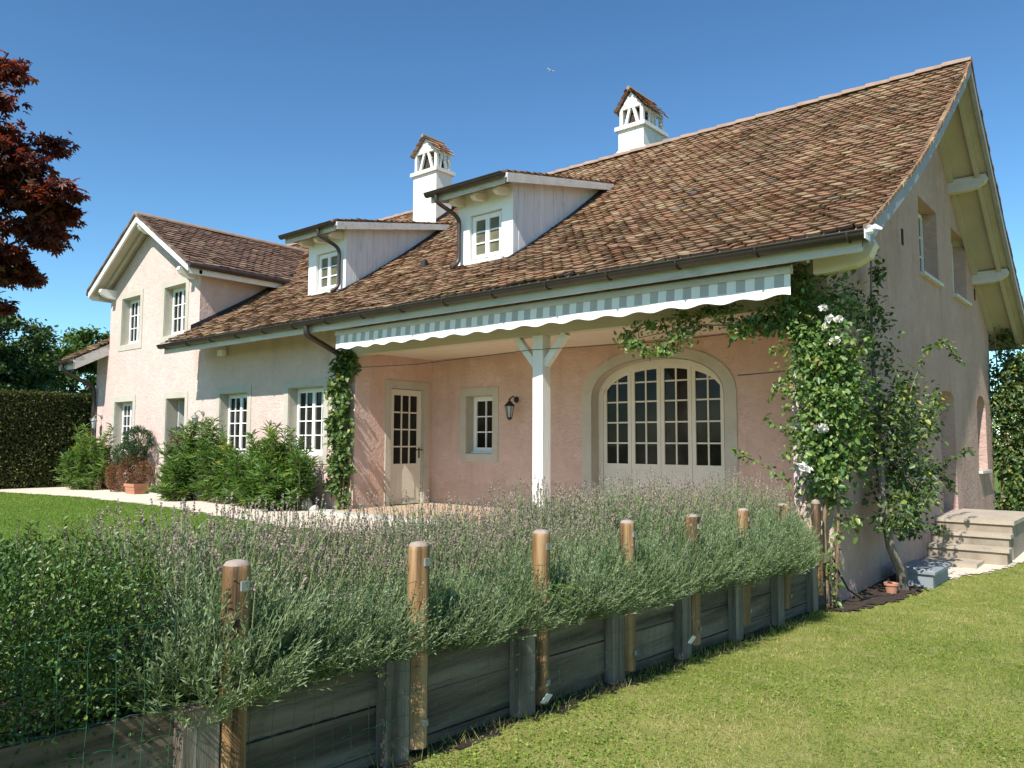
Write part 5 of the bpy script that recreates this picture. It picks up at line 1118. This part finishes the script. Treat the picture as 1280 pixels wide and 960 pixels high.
# ------------------------------------------------------------------ lawn blades
def blades(name, n, xr, yr, zf, matn, h, wdt, keep, seed, dryf):
    rg_ = np.random.default_rng(seed); x = rg_.uniform(*xr, n); y = rg_.uniform(*yr, n); k = keep(x, y, rg_.random(n)); x, y = x[k], y[k]; n = len(x)
    z = zf(x, y); P = np.stack([x, y, z-.004], 1); D_ = norm(rg_.normal(size=(n, 3))*[.55, .55, .1]+[0, 0, 1.]); a = rg_.random(n)*6.28
    S = np.stack([np.cos(a), np.sin(a), 0*a], 1); L = (rg_.uniform(.5, 1.1, n)*np.where(rg_.random(n) < .05, 1.8, 1))[:, None]*h; W_ = wdt*(1+.12*np.hypot(x-CAM[0], y-CAM[1]))[:, None]
    bend = norm(rg_.normal(size=(n, 3))*[1, 1, .0])*L*.35
    V = np.stack([P-S*W_, P+S*W_, P+D_*L+bend+S*W_*.2, P+D_*L+bend-S*W_*.2], 1)
    R = np.clip(dryf(x, y)+rg_.normal(0, .26, n), 0, 1)
    o = fastmesh(name, V, 4, [(0, 1, 2, 3)], R, matn); o['kind'] = 'stuff'; return tag(o, None, 'grass')
def keeplow(x, y, r):
    d = np.hypot(x-CAM[0], y-CAM[1]); fwd = (x-CAM[0])*fw[0]+(y-CAM[1])*fw[1]; sd = (x-CAM[0])*rt[0]+(y-CAM[1])*rt[1]
    ok = (r < np.clip(3.5/np.maximum(d, .5), 0, 1)) & (fwd > 1.0) & (np.abs(sd) < fwd*.75+.6)
    jx, jy = x+.045*np.sin(y*31+x*17), y+.05*np.sin(x*27+y*9); ok &= ~inpoly(jx-.04, jy, BED) & ~inpoly(jx-.05, jy, GRAV) & (x > .05-.018*y+.03*np.sin(y*23)) & ((y < -.25) | (x > .03))
    return ok
def dry(x, y):
    v = .42+.22*np.sin(x*1.3+np.sin(y*.8)*1.5)*np.sin(y*1.1+x*.4)+.20*np.sin(x*3.7+y*2.2+np.sin(y*3))*np.sin(y*4.1-x)+.17*np.sin(x*9.1+np.sin(y*7)*1.3)*np.sin(y*8.3+x*3)
    return v-.22*(np.abs(np.sin((x*.94+y*.30)*2.9)) < .12)      # mowing lines
blades('lawn_grass', 560000, (-.02, 6), (-8, 9), zlow, 'blade_low', .027, .0016, keeplow, 51, dry)
def keepup(x, y, r):
    d = np.hypot(x-CAM[0], y-CAM[1]); return (r < np.clip(7/d, 0, 1)) & ~inpoly(x, y, [(a, b+.03) for a, b in PATH]) & (x < -1.0)
blades('lawn_grass', 260000, (-21, -3), (-9, -1.6), lambda x, y: 0*x-.004, 'blade_up', .026, .0024, keepup, 52, lambda x, y: .4+.2*np.sin(x*1.1)*np.sin(y*1.7))
# clover and flat weeds in the turf
rgc = np.random.default_rng(77); nc = 90000; xc, yc = rgc.uniform(0, 5.5, nc), rgc.uniform(-7.5, 7, nc)
kc = keeplow(xc, yc, rgc.random(nc)) & (np.sin(xc*2.3+yc)*np.sin(yc*1.9-xc*1.4)+.5*np.sin(xc*7)*np.sin(yc*6) > rgc.normal(.1, .3, nc)); xc, yc = xc[kc], yc[kc]; nc = len(xc)
ao = rgc.random(nc)*6.28; Pc = np.stack([xc, yc, zlow(xc, yc)+rgc.uniform(.006, .02, nc)], 1); Dc = np.stack([np.cos(ao), np.sin(ao), rgc.normal(.1, .3, nc)], 1)
o = leaves('clover', Pc, Dc, norm(np.array([[0, 0, 1.]])+rgc.normal(size=(nc, 3))*.3), rgc.uniform(.010, .022, nc), rgc.uniform(.008, .015, nc), 'clover', kite=False); o['kind'] = 'stuff'; tag(o, None, 'clover')
# long grass at the foot of the boards
def keepfoot(x, y, r): return r < .8
blades('lawn_grass', 1500, (-.02, .14), (-6.6, -.5), zlow, 'blade_low', .06, .002, keepfoot, 53, dry)

# ------------------------------------------------------------------ aeroplane in the sky
ray = fw*F+rt2*(689-640)-up2*(88-480); ray = ray/np.linalg.norm(ray); pc = CAM+ray*3600
T = thing('aeroplane', 'tiny white aeroplane high in the blue sky', 'aeroplane', tuple(pc))
hx = norm(rt2*1.0-up2*.18+fw*.5); hz = norm(np.cross(np.cross(hx, [0, 0, 1.0]), hx)); hy = np.cross(hz, hx)
W3 = lambda a, b, c: tuple(pc+hx*a+hy*b+hz*c)
mb = MB(); mb.tube([W3(-17, 0, .6), W3(-13, 0, .2), W3(-6, 0, 0), (W3(9, 0, 0)), W3(14, 0, 0), W3(16.5, 0, -.3)], [.4, 1.3, 1.9, 1.9, 1.5, .3], 12); obj('fuselage', mb, 'plasticwhite', T, smooth=True)
for s in (-1, 1):
    mb = MB(); mb.prism([(3.5, s*1.2), (-2, s*1.2), (-6.5, s*15), (-5, s*15)], -.5, -.1, lambda a, b, d: W3(a, b, d)); obj('wing', mb, 'plasticwhite', T)
    mb = MB(); mb.prism([(-13, s*.6), (-16, s*.6), (-17.5, s*5), (-16.3, s*5)], .4, .65, lambda a, b, d: W3(a, b, d)); obj('tailplane', mb, 'plasticwhite', T)
mb = MB(); mb.prism([(-12, 1), (-16, 1), (-18, 6.2), (-16, 6.2)], -.2, .2, lambda a, b, d: W3(a, d, b)); obj('tail_fin', mb, 'plasticwhite', T)
